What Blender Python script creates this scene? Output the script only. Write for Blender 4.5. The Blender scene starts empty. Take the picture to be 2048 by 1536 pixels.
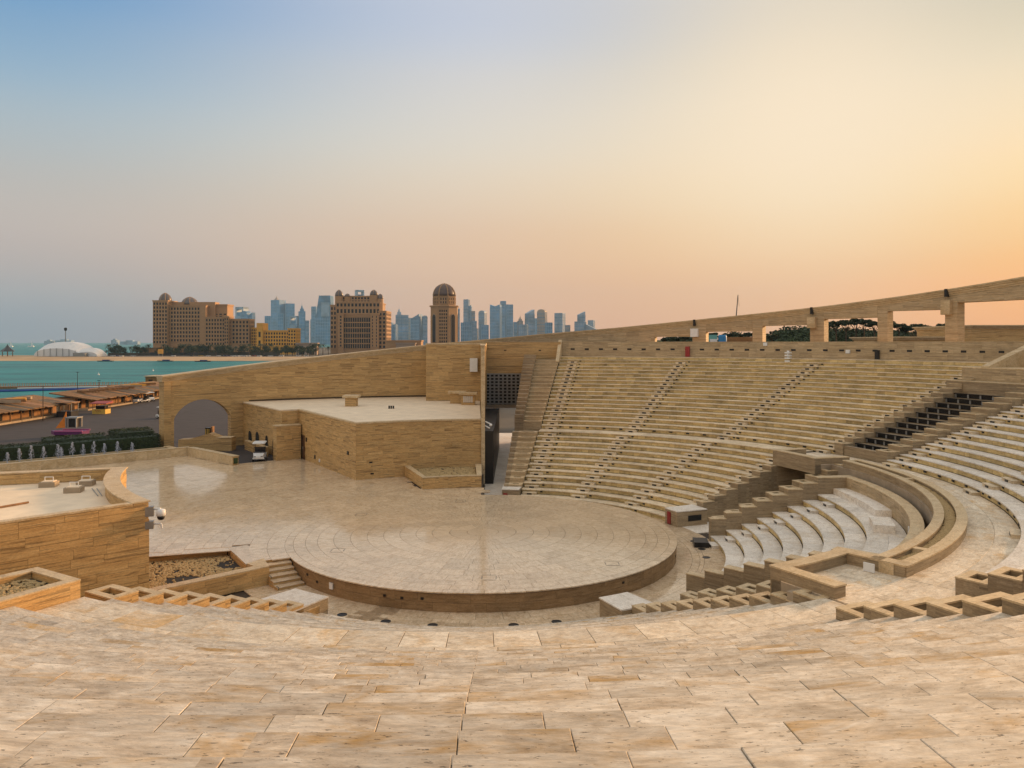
import bpy, math, random
import numpy as np
random.seed(11)
rs = np.random.RandomState(5)
R = math.radians
sc = bpy.context.scene
COL = sc.collection
CX, CY = -1.84, 49.35          # centre of the round stage; every ring of seats is struck from it

# ------------------------------------------------------------------ camera, sky, sun, exposure
cam = bpy.data.cameras.new('camera')
cam.sensor_width = 36.0
cam.lens = 27.42
cam.shift_y = -0.0408
cam.clip_start = 0.1
cam.clip_end = 40000
camo = bpy.data.objects.new('camera', cam)
camo.location = (0, 0, 12)
camo.rotation_euler = (R(90), 0, 0)
COL.objects.link(camo)
sc.camera = camo

SUN_AZ, SUN_EL = 54.0, 12.0
world = bpy.data.worlds.new('World')
sc.world = world
world.use_nodes = True
wt = world.node_tree
wt.nodes.clear()


def nd(t, typ, **kw):
    n = t.nodes.new(typ)
    for k, v in kw.items():
        if k == 'i':
            for kk, vv in v.items():
                n.inputs[kk].default_value = vv
        else:
            setattr(n, k, v)
    return n


def lin(c):
    return tuple(((v / 255) / 12.92 if v / 255 <= 0.04045 else ((v / 255 + 0.055) / 1.055) ** 2.4) for v in c)


def ramp(t, stops, interp='LINEAR'):
    n = t.nodes.new('ShaderNodeValToRGB')
    cr = n.color_ramp
    cr.interpolation = interp
    while len(cr.elements) > 1:
        cr.elements.remove(cr.elements[-1])
    for k, (p, c) in enumerate(stops):
        e = cr.elements[0] if k == 0 else cr.elements.new(p)
        e.position = p
        e.color = (c[0], c[1], c[2], 1)
    return n


def mth(t, op, a, b=None, c=None, clamp=False):
    n = t.nodes.new('ShaderNodeMath')
    n.operation = op
    n.use_clamp = clamp
    for k, v in enumerate((a, b, c)):
        if v is None:
            continue
        if isinstance(v, (int, float)):
            n.inputs[k].default_value = v
        else:
            t.links.new(v, n.inputs[k])
    return n.outputs[0]


def mixc(t, fac, a, b, mode='MIX'):
    n = t.nodes.new('ShaderNodeMix')
    n.data_type = 'RGBA'
    n.blend_type = mode
    for s, v in ((n.inputs['Factor'], fac), (n.inputs[6], a), (n.inputs[7], b)):
        if isinstance(v, (int, float)):
            s.default_value = v
        elif isinstance(v, tuple):
            s.default_value = (*v[:3], 1)
        else:
            t.links.new(v, s)
    return n.outputs[2]


def sky():
    t = wt
    tc = nd(t, 'ShaderNodeTexCoord')
    sx = nd(t, 'ShaderNodeSeparateXYZ')
    t.links.new(tc.outputs['Generated'], sx.inputs[0])
    x, y, z = sx.outputs
    hl = mth(t, 'SQRT', mth(t, 'ADD', mth(t, 'MULTIPLY', x, x), mth(t, 'ADD', mth(t, 'MULTIPLY', y, y), 1e-6)))
    tn = mth(t, 'MAXIMUM', mth(t, 'DIVIDE', z, hl), 0.0)             # tan(elevation)
    e = mth(t, 'DIVIDE', mth(t, 'ARCTANGENT', tn), math.pi / 2)      # 0 horizon .. 1 zenith
    e = mth(t, 'POWER', e, 0.5)
    sd = (math.sin(R(62)), math.cos(R(62)))             # the warm side of the sky
    c = mth(t, 'DIVIDE', mth(t, 'ADD', mth(t, 'MULTIPLY', x, sd[0]), mth(t, 'MULTIPLY', y, sd[1])), hl)

    def rp(stops):
        ss = []
        for py, col in stops:
            el = math.degrees(math.atan((684.5 - py) / 1560)) if py > -5000 else -py / 10000
            ss.append(((max(el, 0) / 90) ** 0.5, lin(col)))
        ss.sort(key=lambda q: q[0])
        n = ramp(t, ss, 'CARDINAL')
        t.links.new(e, n.inputs[0])
        return n.outputs[0]
    Z = [(-400000, (216, 211, 206)), (-900000, (230, 222, 212))]
    left = rp([(684, (140, 147, 158)), (630, (150, 155, 165)), (510, (190, 178, 173)), (383, (184, 185, 184)), (256, (160, 182, 198)), (120, (124, 164, 200)), (0, (116, 158, 199))] + [(-400000, (184, 196, 208)), (-900000, (230, 222, 212))])
    mid = rp([(684, (224, 172, 144)), (560, (230, 188, 156)), (450, (231, 200, 171)), (320, (229, 216, 198)), (150, (214, 212, 211)), (20, (198, 204, 218))] + Z)
    right = rp([(684, (240, 172, 122)), (577, (255, 182, 114)), (525, (255, 194, 122)), (438, (255, 212, 150)), (352, (254, 222, 174)), (222, (234, 217, 186)), (110, (206, 199, 178)), (0, (204, 199, 184))] + Z)

    def ss(v, a, b):
        n = nd(t, 'ShaderNodeMapRange', interpolation_type='SMOOTHSTEP', i={1: a, 2: b, 3: 0.0, 4: 1.0})
        t.links.new(v, n.inputs[0])
        return n.outputs[0]
    back = rp([(684, (196, 182, 172)), (560, (214, 198, 184)), (300, (222, 210, 198)), (20, (224, 214, 203)), (-400000, (224, 215, 205)), (-900000, (230, 222, 212))])  # unseen sky behind the camera, brightened and warmed to fill walls facing it
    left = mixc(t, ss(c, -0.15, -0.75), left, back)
    col = mixc(t, ss(c, -0.12, 0.50), left, mid)
    col = mixc(t, ss(c, 0.38, 0.93), col, right)
    # broad glow of the veiled sun
    ga, ge = R(21), R(15)
    gx, gy, gz = math.cos(ge) * math.sin(ga), math.cos(ge) * math.cos(ga), math.sin(ge)
    dt_ = mth(t, 'ADD', mth(t, 'ADD', mth(t, 'MULTIPLY', x, gx), mth(t, 'MULTIPLY', y, gy)), mth(t, 'MULTIPLY', z, gz))
    an = mth(t, 'ARCCOSINE', mth(t, 'MINIMUM', dt_, 0.99999))
    gl = mth(t, 'EXPONENT', mth(t, 'MULTIPLY', mth(t, 'POWER', mth(t, 'DIVIDE', an, R(10.5)), 2.0), -1.0))
    col = mixc(t, mth(t, 'MULTIPLY', gl, 0.8), col, lin((255, 234, 204)))
    ns = nd(t, 'ShaderNodeTexSky', sky_type='NISHITA', sun_disc=False, sun_elevation=R(SUN_EL), sun_rotation=R(SUN_AZ), dust_density=4.0, air_density=1.2, altitude=0)
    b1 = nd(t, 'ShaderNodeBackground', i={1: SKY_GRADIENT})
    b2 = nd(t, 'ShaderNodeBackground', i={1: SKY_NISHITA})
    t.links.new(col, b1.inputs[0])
    t.links.new(ns.outputs[0], b2.inputs[0])
    ad = nd(t, 'ShaderNodeAddShader')
    out = nd(t, 'ShaderNodeOutputWorld')
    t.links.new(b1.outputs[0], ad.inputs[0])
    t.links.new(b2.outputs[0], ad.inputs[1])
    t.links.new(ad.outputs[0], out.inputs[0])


SKY_GRADIENT, SKY_NISHITA = 0.93, 0.003
HAZE = 0.00006
sky()
sun = bpy.data.lights.new('sun', 'SUN')
sun.energy = 5.0
sun.angle = R(6)
sun.color = (1.0, 0.58, 0.27)
suno = bpy.data.objects.new('sun', sun)
suno.rotation_euler = (R(90 - SUN_EL), 0, R(180 - SUN_AZ))
COL.objects.link(suno)
vs = sc.view_settings
sc.display_settings.display_device = 'sRGB'
vs.view_transform = 'Standard'
vs.look = 'None'
vs.exposure = 0.10
vs.gamma = 1.0
vs.use_curve_mapping = False
sc.cycles.max_bounces = 6
sc.cycles.diffuse_bounces = 2
sc.cycles.volume_bounces = 1
sc.cycles.use_denoising = True
sc.cycles.sample_clamp_indirect = 6

# ------------------------------------------------------------------ materials
MAT = {}


def simple(name, col, rough=0.6, metal=0.0, var=0.0, scale=3.0, bump=0.0, spec=0.5, trans=0.0, coat=0.0):
    m = bpy.data.materials.new(name)
    m.use_nodes = True
    t = m.node_tree
    b = t.nodes['Principled BSDF']
    b.inputs['Base Color'].default_value = (*col, 1)
    b.inputs['Roughness'].default_value = rough
    b.inputs['Metallic'].default_value = metal
    b.inputs['Specular IOR Level'].default_value = spec
    b.inputs['Transmission Weight'].default_value = trans
    b.inputs['Coat Weight'].default_value = coat
    if var > 0 or bump > 0:
        g = nd(t, 'ShaderNodeNewGeometry')
        n = nd(t, 'ShaderNodeTexNoise', i={'Scale': scale, 'Detail': 5.0, 'Roughness': 0.6})
        t.links.new(g.outputs['Position'], n.inputs['Vector'])
        if var > 0:
            d = tuple(max(0, c * (1 - var)) for c in col)
            l = tuple(min(1, c * (1 + var)) for c in col)
            r = ramp(t, [(0.3, d), (0.7, l)])
            t.links.new(n.outputs[0], r.inputs[0])
            oi = nd(t, 'ShaderNodeObjectInfo')
            k = mth(t, 'MULTIPLY_ADD', oi.outputs['Random'], var * 0.6, 1 - var * 0.3)
            hs = nd(t, 'ShaderNodeHueSaturation')
            t.links.new(r.outputs[0], hs.inputs['Color'])
            t.links.new(k, hs.inputs['Value'])
            t.links.new(hs.outputs[0], b.inputs['Base Color'])
        if bump > 0:
            bp = nd(t, 'ShaderNodeBump', i={'Strength': bump, 'Distance': 0.02})
            t.links.new(n.outputs[0], bp.inputs['Height'])
            t.links.new(bp.outputs[0], b.inputs['Normal'])
    MAT[name] = m
    return m


def stone(name, c_dark, c_mid, c_light, c_stain, kind='wall', rough=(0.45, 0.7), stain=0.35, pits=0.5, piece=0.2, bump=0.25, grime=0.0, ochre=0.0, patch=0.85, fine=False, strata=0.0):
    """Travertine: bedding bands that run along the courses (walls) or along the rings (treads), stains, pits, one tone per block."""
    m = bpy.data.materials.new(name)
    m.use_nodes = True
    t = m.node_tree
    b = t.nodes['Principled BSDF']
    L = t.links.new
    g = nd(t, 'ShaderNodeNewGeometry')
    s = nd(t, 'ShaderNodeSeparateXYZ')
    L(g.outputs['Position'], s.inputs[0])
    x = mth(t, 'SUBTRACT', s.outputs[0], CX)
    y = mth(t, 'SUBTRACT', s.outputs[1], CY)
    r = mth(t, 'SQRT', mth(t, 'ADD', mth(t, 'MULTIPLY', x, x), mth(t, 'MULTIPLY', y, y)))
    az = mth(t, 'MULTIPLY', mth(t, 'ARCTAN2', x, y), 26.0)
    oi = nd(t, 'ShaderNodeObjectInfo')
    at = nd(t, 'ShaderNodeAttribute', attribute_type='GEOMETRY', attribute_name='rnd')
    k = mth(t, 'FRACT', mth(t, 'ADD', mth(t, 'MULTIPLY', oi.outputs['Random'], 7.31), mth(t, 'MULTIPLY', at.outputs['Fac'], 3.77)))
    k2 = mth(t, 'FRACT', mth(t, 'MULTIPLY', k, 13.7))
    off = mth(t, 'MULTIPLY', k, 91.0)

    def vec(sx, sy, sz, o=1.0):
        c = nd(t, 'ShaderNodeCombineXYZ')
        L(mth(t, 'ADD', mth(t, 'MULTIPLY', az, sx), mth(t, 'MULTIPLY', off, o)), c.inputs[0])
        L(mth(t, 'ADD', mth(t, 'MULTIPLY', r, sy), off if o else 0.0), c.inputs[1])
        L(mth(t, 'MULTIPLY', s.outputs[2], sz), c.inputs[2])
        return c.outputs[0]
    v1 = vec(0.35, 0.35, 5.5) if kind == 'wall' else vec(1.1, 1.5, 1.5)
    n1 = nd(t, 'ShaderNodeTexNoise', i={'Scale': 2.0 if fine else 1.6, 'Detail': 7.0 if fine else 5.0, 'Roughness': 0.74 if fine else 0.66, 'Distortion': 0.5})
    L(v1, n1.inputs['Vector'])
    c1 = ramp(t, [(0.28, c_dark), (0.48, c_mid), (0.70, c_light)])
    L(n1.outputs[0], c1.inputs[0])
    # broad stains that ignore the joints a little less than the bedding does
    v2 = vec(0.3, 0.5, 1.2, 0.35)
    n2 = nd(t, 'ShaderNodeTexNoise', i={'Scale': patch, 'Detail': 5.0, 'Roughness': 0.72, 'Distortion': 1.0})
    L(v2, n2.inputs['Vector'])
    f2 = nd(t, 'ShaderNodeMapRange', i={1: 0.52, 2: 0.70, 3: 0.0, 4: stain})
    if ochre > 0:
        k3 = mth(t, 'FRACT', mth(t, 'MULTIPLY', k, 29.3))
        sm = nd(t, 'ShaderNodeMapRange', interpolation_type='SMOOTHSTEP', i={1: 0.55, 2: 1.0, 3: -0.03, 4: 0.17 * ochre * 2})
        L(k3, sm.inputs[0])
        L(mth(t, 'ADD', n2.outputs[0], sm.outputs[0]), f2.inputs[0])
    else:
        L(n2.outputs[0], f2.inputs[0])
    col = mixc(t, f2.outputs[0], c1.outputs[0], c_stain)
    # fine grain
    v3 = vec(1.5, 3.0, 9.0) if kind == 'wall' else vec(2.0, 5.0, 5.0)
    n3 = nd(t, 'ShaderNodeTexNoise', i={'Scale': 3.0, 'Detail': 5.0 if fine else 4.0, 'Roughness': 0.75})
    L(v3, n3.inputs['Vector'])
    gr = nd(t, 'ShaderNodeMapRange', i={1: 0.3, 2: 0.7, 3: 0.70 if fine else 0.72, 4: 1.2 if fine else 1.2})
    L(n3.outputs[0], gr.inputs[0])
    # one tone per block
    pv = mth(t, 'MULTIPLY', gr.outputs[0], mth(t, 'MULTIPLY_ADD', k2, 2 * piece, 1 - piece))
    h = bv = None
    if pits > 0:
        v4 = vec(2.2, 5.0, 16.0) if kind == 'wall' else vec(4.0, 8.0, 8.0)
        n4 = nd(t, 'ShaderNodeTexNoise', i={'Scale': 4.2 if fine else 2.2, 'Detail': 3.0, 'Roughness': 0.65})
        L(v4, n4.inputs['Vector'])
        p4 = nd(t, 'ShaderNodeMapRange', i={1: 0.63 if fine else 0.66, 2: 0.68 if fine else 0.71, 3: 0.0, 4: pits})
        L(n4.outputs[0], p4.inputs[0])
        pv = mth(t, 'MULTIPLY', pv, mth(t, 'SUBTRACT', 1.0, mth(t, 'MULTIPLY', p4.outputs[0], 0.75)))
        h = mth(t, 'SUBTRACT', n3.outputs[0], mth(t, 'MULTIPLY', p4.outputs[0], 1.5))
    else:
        h = n3.outputs[0]
    if strata > 0:
        n6 = nd(t, 'ShaderNodeTexNoise', i={'Scale': 1.5, 'Detail': 3.0, 'Roughness': 0.55, 'Distortion': 0.9})
        L(vec(0.24, 0.24, 6.5, 0.5), n6.inputs['Vector'])
        p6 = nd(t, 'ShaderNodeMapRange', i={1: 0.55, 2: 0.63, 3: 0.0, 4: strata})
        L(n6.outputs[0], p6.inputs[0])
        pv = mth(t, 'MULTIPLY', pv, mth(t, 'SUBTRACT', 1.0, mth(t, 'MULTIPLY', p6.outputs[0], 0.6)))
    if grime > 0:
        n5 = nd(t, 'ShaderNodeTexNoise', i={'Scale': 0.33, 'Detail': 4.0, 'Roughness': 0.7, 'Distortion': 0.6})
        L(g.outputs['Position'], n5.inputs['Vector'])
        p5 = nd(t, 'ShaderNodeMapRange', i={1: 0.5, 2: 0.75, 3: 1.0, 4: 1.0 - grime})
        L(n5.outputs[0], p5.inputs[0])
        pv = mth(t, 'MULTIPLY', pv, p5.outputs[0])
    cc = nd(t, 'ShaderNodeVectorMath', operation='SCALE')
    L(col, cc.inputs[0])
    L(pv, cc.inputs['Scale'])
    L(cc.outputs[0], b.inputs['Base Color'])
    rr = nd(t, 'ShaderNodeMapRange', i={1: 0.3, 2: 0.7, 3: rough[0], 4: rough[1]})
    L(n2.outputs[0], rr.inputs[0])
    L(rr.outputs[0], b.inputs['Roughness'])
    bp = nd(t, 'ShaderNodeBump', i={'Strength': bump, 'Distance': 0.012})
    L(h, bp.inputs['Height'])
    L(bp.outputs[0], b.inputs['Normal'])
    MAT[name] = m
    return m


stone('wall_stone', (0.42, 0.24, 0.085), (0.58, 0.36, 0.14), (0.69, 0.47, 0.21), (0.36, 0.22, 0.085), 'wall', stain=0.5, piece=0.08, pits=0.8, strata=0.75)
stone('walk_stone', (0.48, 0.36, 0.22), (0.78, 0.64, 0.46), (0.92, 0.82, 0.65), (0.66, 0.40, 0.14), 'tread', stain=0.8, piece=0.12, pits=0.8, grime=0.2, bump=0.4, ochre=0.15, patch=1.3, fine=True)
stone('drum_stone', (0.20, 0.12, 0.05), (0.30, 0.185, 0.085), (0.37, 0.245, 0.125), (0.20, 0.12, 0.05), 'wall', stain=0.5, piece=0.10, pits=0.4, grime=0.3)  # wall stone darkened: the shade on the drum side sits in the colour
stone('seat_stone', (0.37, 0.27, 0.165), (0.63, 0.525, 0.39), (0.82, 0.745, 0.62), (0.52, 0.31, 0.095), 'tread', stain=0.95, piece=0.14, pits=0.9, grime=0.32, bump=0.6, ochre=0.16, patch=1.8, fine=True)
stone('seat_tan', (0.55, 0.41, 0.23), (0.75, 0.60, 0.40), (0.84, 0.71, 0.51), (0.48, 0.32, 0.13), 'tread', stain=0.4, piece=0.12, pits=0.2, grime=0.25)
stone('tread_stone', (0.60, 0.52, 0.42), (0.80, 0.725, 0.62), (0.88, 0.82, 0.73), (0.62, 0.44, 0.22), 'tread', stain=0.35, piece=0.10, pits=0.25, grime=0.15)
stone('riser_stone', (0.46, 0.31, 0.13), (0.73, 0.53, 0.22), (0.84, 0.66, 0.33), (0.25, 0.16, 0.06), 'wall', stain=0.6, piece=0.17, pits=0.3, grime=0.45)
stone('wall_pale', (0.33, 0.225, 0.115), (0.50, 0.365, 0.205), (0.60, 0.465, 0.29), (0.36, 0.25, 0.12), 'wall', stain=0.5, piece=0.10, pits=0.5, grime=0.25, strata=0.45)
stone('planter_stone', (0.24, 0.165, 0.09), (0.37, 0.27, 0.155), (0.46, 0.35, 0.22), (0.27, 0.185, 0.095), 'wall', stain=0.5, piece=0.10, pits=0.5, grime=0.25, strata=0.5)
stone('deck_stone', (0.48, 0.34, 0.20), (0.70, 0.53, 0.35), (0.82, 0.66, 0.46), (0.46, 0.30, 0.14), 'tread', rough=(0.04, 0.18), stain=0.4, piece=0.09, pits=0.2, bump=0.03, grime=0.12)
stone('coping_stone', (0.48, 0.33, 0.16), (0.62, 0.46, 0.26), (0.70, 0.55, 0.34), (0.46, 0.30, 0.13), 'tread', stain=0.35, piece=0.08, pits=0.3, grime=0.15)
stone('hotel_stone', (0.32, 0.17, 0.075), (0.42, 0.235, 0.105), (0.49, 0.29, 0.14), (0.26, 0.14, 0.07), 'wall', stain=0.3, piece=0.06, pits=0)
simple('joint', (0.06, 0.042, 0.028), 0.9)
simple('core', (0.36, 0.28, 0.19), 0.85, var=0.2, scale=1.0)
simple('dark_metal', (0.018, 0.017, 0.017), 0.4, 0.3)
simple('black_void', (0.012, 0.011, 0.010), 0.9)
simple('white_paint', (0.78, 0.78, 0.76), 0.4, var=0.05)
simple('grey_metal', (0.30, 0.30, 0.29), 0.45, 0.5, var=0.15)
simple('red_paint', (0.30, 0.02, 0.02), 0.4)
simple('gravel_tan', (0.48, 0.34, 0.16), 0.9, var=0.5, scale=40.0)
simple('soil', (0.035, 0.03, 0.025), 0.95, var=0.4, scale=6.0, bump=0.5)
simple('roof_screed', (0.82, 0.67, 0.48), 0.85, var=0.12, scale=0.8, bump=0.15)
simple('asphalt', (0.040, 0.032, 0.031), 0.85, var=0.25, scale=0.6, bump=0.3)
simple('sand', (0.46, 0.31, 0.17), 0.95, var=0.2, scale=0.05)
simple('far_land', (0.10, 0.085, 0.065), 0.95, var=0.4, scale=0.05)
simple('leaf_dark', (0.030, 0.048, 0.018), 0.7, var=0.5, scale=1.5)
simple('leaf_hedge', (0.026, 0.044, 0.014), 0.7, var=0.5, scale=3.0)
simple('leaf_palm', (0.045, 0.06, 0.022), 0.7, var=0.4, scale=0.5)
simple('bark', (0.09, 0.06, 0.04), 0.9, var=0.3, scale=4.0)
simple('grass', (0.035, 0.055, 0.018), 0.9, var=0.5, scale=0.3, bump=0.5)
simple('wood', (0.26, 0.13, 0.05), 0.7, var=0.4, scale=2.0)
simple('thatch', (0.20, 0.11, 0.045), 0.9, var=0.4, scale=4.0, bump=0.5)
simple('tent_white', (0.75, 0.74, 0.72), 0.5, var=0.05, scale=0.2)
simple('glass_blue', (0.05, 0.19, 0.36), 0.35, 0.0, var=0.6, scale=0.02, spec=0.4)
simple('tower_pale', (0.24, 0.33, 0.43), 0.5, var=0.4, scale=0.02)
simple('tower_tan', (0.34, 0.25, 0.19), 0.6, var=0.1, scale=0.02)
simple('tower_fin', (0.20, 0.36, 0.52), 0.4, var=0.1, scale=0.05)
simple('glass_dark', (0.010, 0.010, 0.012), 0.3, var=0.3, scale=0.3, spec=0.3)
simple('dome_brown', (0.10, 0.055, 0.04), 0.4, 0.0, var=0.3, scale=0.5)
simple('dome_slate', (0.12, 0.10, 0.095), 0.35, 0.2, var=0.3, scale=0.5)
simple('yellow_plaster', (0.72, 0.37, 0.06), 0.8, var=0.1, scale=0.2)
simple('red_roof', (0.33, 0.05, 0.035), 0.6, var=0.2)
simple('yellow_paint', (0.65, 0.42, 0.08), 0.5, var=0.1)
simple('orange_cloth', (0.75, 0.23, 0.02), 0.7, var=0.15)
simple('pink_paint', (0.50, 0.12, 0.28), 0.4)
simple('magenta_paint', (0.12, 0.01, 0.11), 0.4)
simple('blue_float', (0.015, 0.06, 0.28), 0.5)
simple('blue_drum', (0.02, 0.20, 0.45), 0.5)
simple('green_lamp', (0.01, 0.35, 0.12), 0.4)
simple('door_wood', (0.10, 0.045, 0.02), 0.5, var=0.3)
simple('tyre', (0.02, 0.02, 0.02), 0.8)
simple('car_blue', (0.02, 0.03, 0.16), 0.3)
simple('car_dark', (0.03, 0.03, 0.035), 0.3)
simple('hut_plaster', (0.28, 0.14, 0.05), 0.85, var=0.25, scale=1.0)
simple('panel_teal', (0.15, 0.40, 0.38), 0.5)
simple('water_spray', (0.75, 0.78, 0.88), 0.25, trans=0.35, spec=0.6)


def water_mat(name, col, scale, bump, rough, spec=0.5):
    m = bpy.data.materials.new(name)
    m.use_nodes = True
    t = m.node_tree
    b = t.nodes['Principled BSDF']
    g = nd(t, 'ShaderNodeNewGeometry')
    mp = nd(t, 'ShaderNodeMapping', i={'Scale': (0.22, 1.0, 1.0)})
    t.links.new(g.outputs['Position'], mp.inputs[0])
    n = nd(t, 'ShaderNodeTexNoise', i={'Scale': scale, 'Detail': 6.0, 'Roughness': 0.65})
    t.links.new(mp.outputs[0], n.inputs['Vector'])
    n2 = nd(t, 'ShaderNodeTexNoise', i={'Scale': scale * 0.13, 'Detail': 6.0, 'Roughness': 0.7})
    t.links.new(mp.outputs[0], n2.inputs['Vector'])
    r = ramp(t, [(0.36, tuple(c * 0.4 for c in col)), (0.5, col), (0.66, tuple(c * 1.5 + 0.01 for c in col))])
    t.links.new(mth(t, 'ADD', mth(t, 'MULTIPLY', n2.outputs[0], 0.8), mth(t, 'MULTIPLY', n.outputs[0], 0.2)), r.inputs[0])
    t.links.new(r.outputs[0], b.inputs['Base Color'])
    b.inputs['Roughness'].default_value = rough
    b.inputs['IOR'].default_value = 1.33
    b.inputs['Specular IOR Level'].default_value = spec
    bp = nd(t, 'ShaderNodeBump', i={'Strength': bump, 'Distance': 0.6})
    t.links.new(n.outputs[0], bp.inputs['Height'])
    t.links.new(bp.outputs[0], b.inputs['Normal'])
    MAT[name] = m


water_mat('sea_water', (0.006, 0.185, 0.180), 0.35, 1.0, 0.35, 0.16)
water_mat('pool_water', (0.008, 0.016, 0.030), 1.5, 0.3, 0.06)

# ------------------------------------------------------------------ mesh helpers


def pol(r, a, z=None):
    p = (CX + r * math.sin(R(a)), CY + r * math.cos(R(a)))
    return p if z is None else (*p, z)


def azx(px, r):
    """azimuth where the view line of image column px meets the ring of radius r (far side)"""
    t = (px - 1024) / 1560
    a = 1 + t * t
    b = -2 * (t * CX + CY)
    c = CX * CX + CY * CY - r * r
    Y = (-b + math.sqrt(b * b - 4 * a * c)) / (2 * a)
    return math.degrees(math.atan2(t * Y - CX, Y - CY)), Y


ORG = {}


class MB:
    def __init__(s):
        s.v, s.f, s.r = [], [], []

    def add(s, vs, fs, rnd=None):
        o = len(s.v)
        s.v.extend(vs)
        if rnd is None:
            rnd = random.random()
        for f in fs:
            s.f.append(tuple(i + o for i in f))
            s.r.append(rnd)
        return s

    def box(s, x0, x1, y0, y1, z0, z1, rnd=None):
        return s.hexa([(x0, y0), (x1, y0), (x1, y1), (x0, y1)], z0, z1, rnd)

    def hexa(s, q, z0, z1, rnd=None):
        zz0 = z0 if isinstance(z0, (list, tuple)) else [z0] * len(q)
        zz1 = z1 if isinstance(z1, (list, tuple)) else [z1] * len(q)
        n = len(q)
        vs = [(q[i][0], q[i][1], zz0[i]) for i in range(n)] + [(q[i][0], q[i][1], zz1[i]) for i in range(n)]
        fs = [tuple(range(n - 1, -1, -1)), tuple(range(n, 2 * n))] + [(i, (i + 1) % n, n + (i + 1) % n, n + i) for i in range(n)]
        return s.add(vs, fs, rnd)

    def obox(s, c, w, d, z0, z1, rot=0.0, rnd=None):
        ca, sa = math.cos(rot), math.sin(rot)
        q = [(c[0] + ca * u - sa * v, c[1] + sa * u + ca * v) for u, v in ((-w / 2, -d / 2), (w / 2, -d / 2), (w / 2, d / 2), (-w / 2, d / 2))]
        return s.hexa(q, z0, z1, rnd)

    def polar(s, r0, r1, a0, a1, z0, z1, n=1, rnd=None, c=(CX, CY)):
        """block between two radii and two azimuths; z0, z1 a number or a function of azimuth"""
        A = np.linspace(a0, a1, n + 1)
        vs = []
        for a in A:
            ca, sa = math.cos(R(a)), math.sin(R(a))
            l = z0(a) if callable(z0) else z0
            h = z1(a) if callable(z1) else z1
            vs += [(c[0] + r0 * sa, c[1] + r0 * ca, l), (c[0] + r1 * sa, c[1] + r1 * ca, l), (c[0] + r1 * sa, c[1] + r1 * ca, h), (c[0] + r0 * sa, c[1] + r0 * ca, h)]
        fs = [(0, 1, 2, 3), tuple(4 * n + i for i in (3, 2, 1, 0))]
        for i in range(n):
            o, p = 4 * i, 4 * i + 4
            fs += [(o, p, p + 1, o + 1), (o + 3, o + 2, p + 2, p + 3), (o, o + 3, p + 3, p), (o + 1, p + 1, p + 2, o + 2)]
        return s.add(vs, fs, rnd)

    def sweep(s, prof, a0, a1, n, rnd=None):
        """closed (r, z) outline carried round the centre from a0 to a1"""
        m = len(prof)
        vs = []
        for a in np.linspace(a0, a1, n + 1):
            ca, sa = math.cos(R(a)), math.sin(R(a))
            vs += [(CX + r * sa, CY + r * ca, z) for r, z in prof]
        fs = [tuple(range(m)), tuple(n * m + i for i in range(m - 1, -1, -1))]
        for i in range(n):
            for j in range(m):
                k = (j + 1) % m
                fs.append((i * m + j, (i + 1) * m + j, (i + 1) * m + k, i * m + k))
        return s.add(vs, fs, rnd)

    def lathe(s, c, prof, seg=12, rnd=None, z0=0.0, ph=0.0):
        vs = []
        for r, z in prof:
            vs += [(c[0] + r * math.cos(2 * math.pi * (i + ph) / seg), c[1] + r * math.sin(2 * math.pi * (i + ph) / seg), z0 + z) for i in range(seg)]
        fs = []
        m = len(prof)
        for j in range(m - 1):
            for i in range(seg):
                k = (i + 1) % seg
                fs.append((j * seg + i, j * seg + k, (j + 1) * seg + k, (j + 1) * seg + i))
        fs.append(tuple(range(seg - 1, -1, -1)))
        fs.append(tuple((m - 1) * seg + i for i in range(seg)))
        return s.add(vs, fs, rnd)

    def tube(s, p, q, r0, r1=None, seg=6, rnd=None):
        r1 = r0 if r1 is None else r1
        p, q = np.array(p, float), np.array(q, float)
        d = q - p
        d /= np.linalg.norm(d) + 1e-9
        u = np.cross(d, (0, 0, 1) if abs(d[2]) < 0.9 else (1, 0, 0))
        u /= np.linalg.norm(u)
        w = np.cross(d, u)
        vs = []
        for c, r in ((p, r0), (q, r1)):
            vs += [tuple(c + r * (math.cos(2 * math.pi * i / seg) * u + math.sin(2 * math.pi * i / seg) * w)) for i in range(seg)]
        fs = [tuple(range(seg)), tuple(range(2 * seg - 1, seg - 1, -1))] + [(i, i + seg, (i + 1) % seg + seg, (i + 1) % seg) for i in range(seg)]
        return s.add(vs, fs, rnd)

    def blob(s, c, rx, ry, rz, rnd=None, jit=0.15, lat=4, lon=7):
        prof = []
        vs = [(c[0], c[1], c[2] - rz)]
        for i in range(1, lat):
            th = math.pi * i / lat
            for j in range(lon):
                ph = 2 * math.pi * (j + 0.5 * (i % 2)) / lon
                k = 1 + random.uniform(-jit, jit)
                vs.append((c[0] + k * rx * math.sin(th) * math.cos(ph), c[1] + k * ry * math.sin(th) * math.sin(ph), c[2] - k * rz * math.cos(th)))
        vs.append((c[0], c[1], c[2] + rz))
        fs = [(0, 1 + (j + 1) % lon, 1 + j) for j in range(lon)]
        for i in range(lat - 2):
            for j in range(lon):
                a, b_ = 1 + i * lon + j, 1 + i * lon + (j + 1) % lon
                fs.append((a, b_, b_ + lon, a + lon))
        e = len(vs) - 1
        fs += [(e, 1 + (lat - 2) * lon + j, 1 + (lat - 2) * lon + (j + 1) % lon) for j in range(lon)]
        return s.add(vs, fs, rnd)

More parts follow.
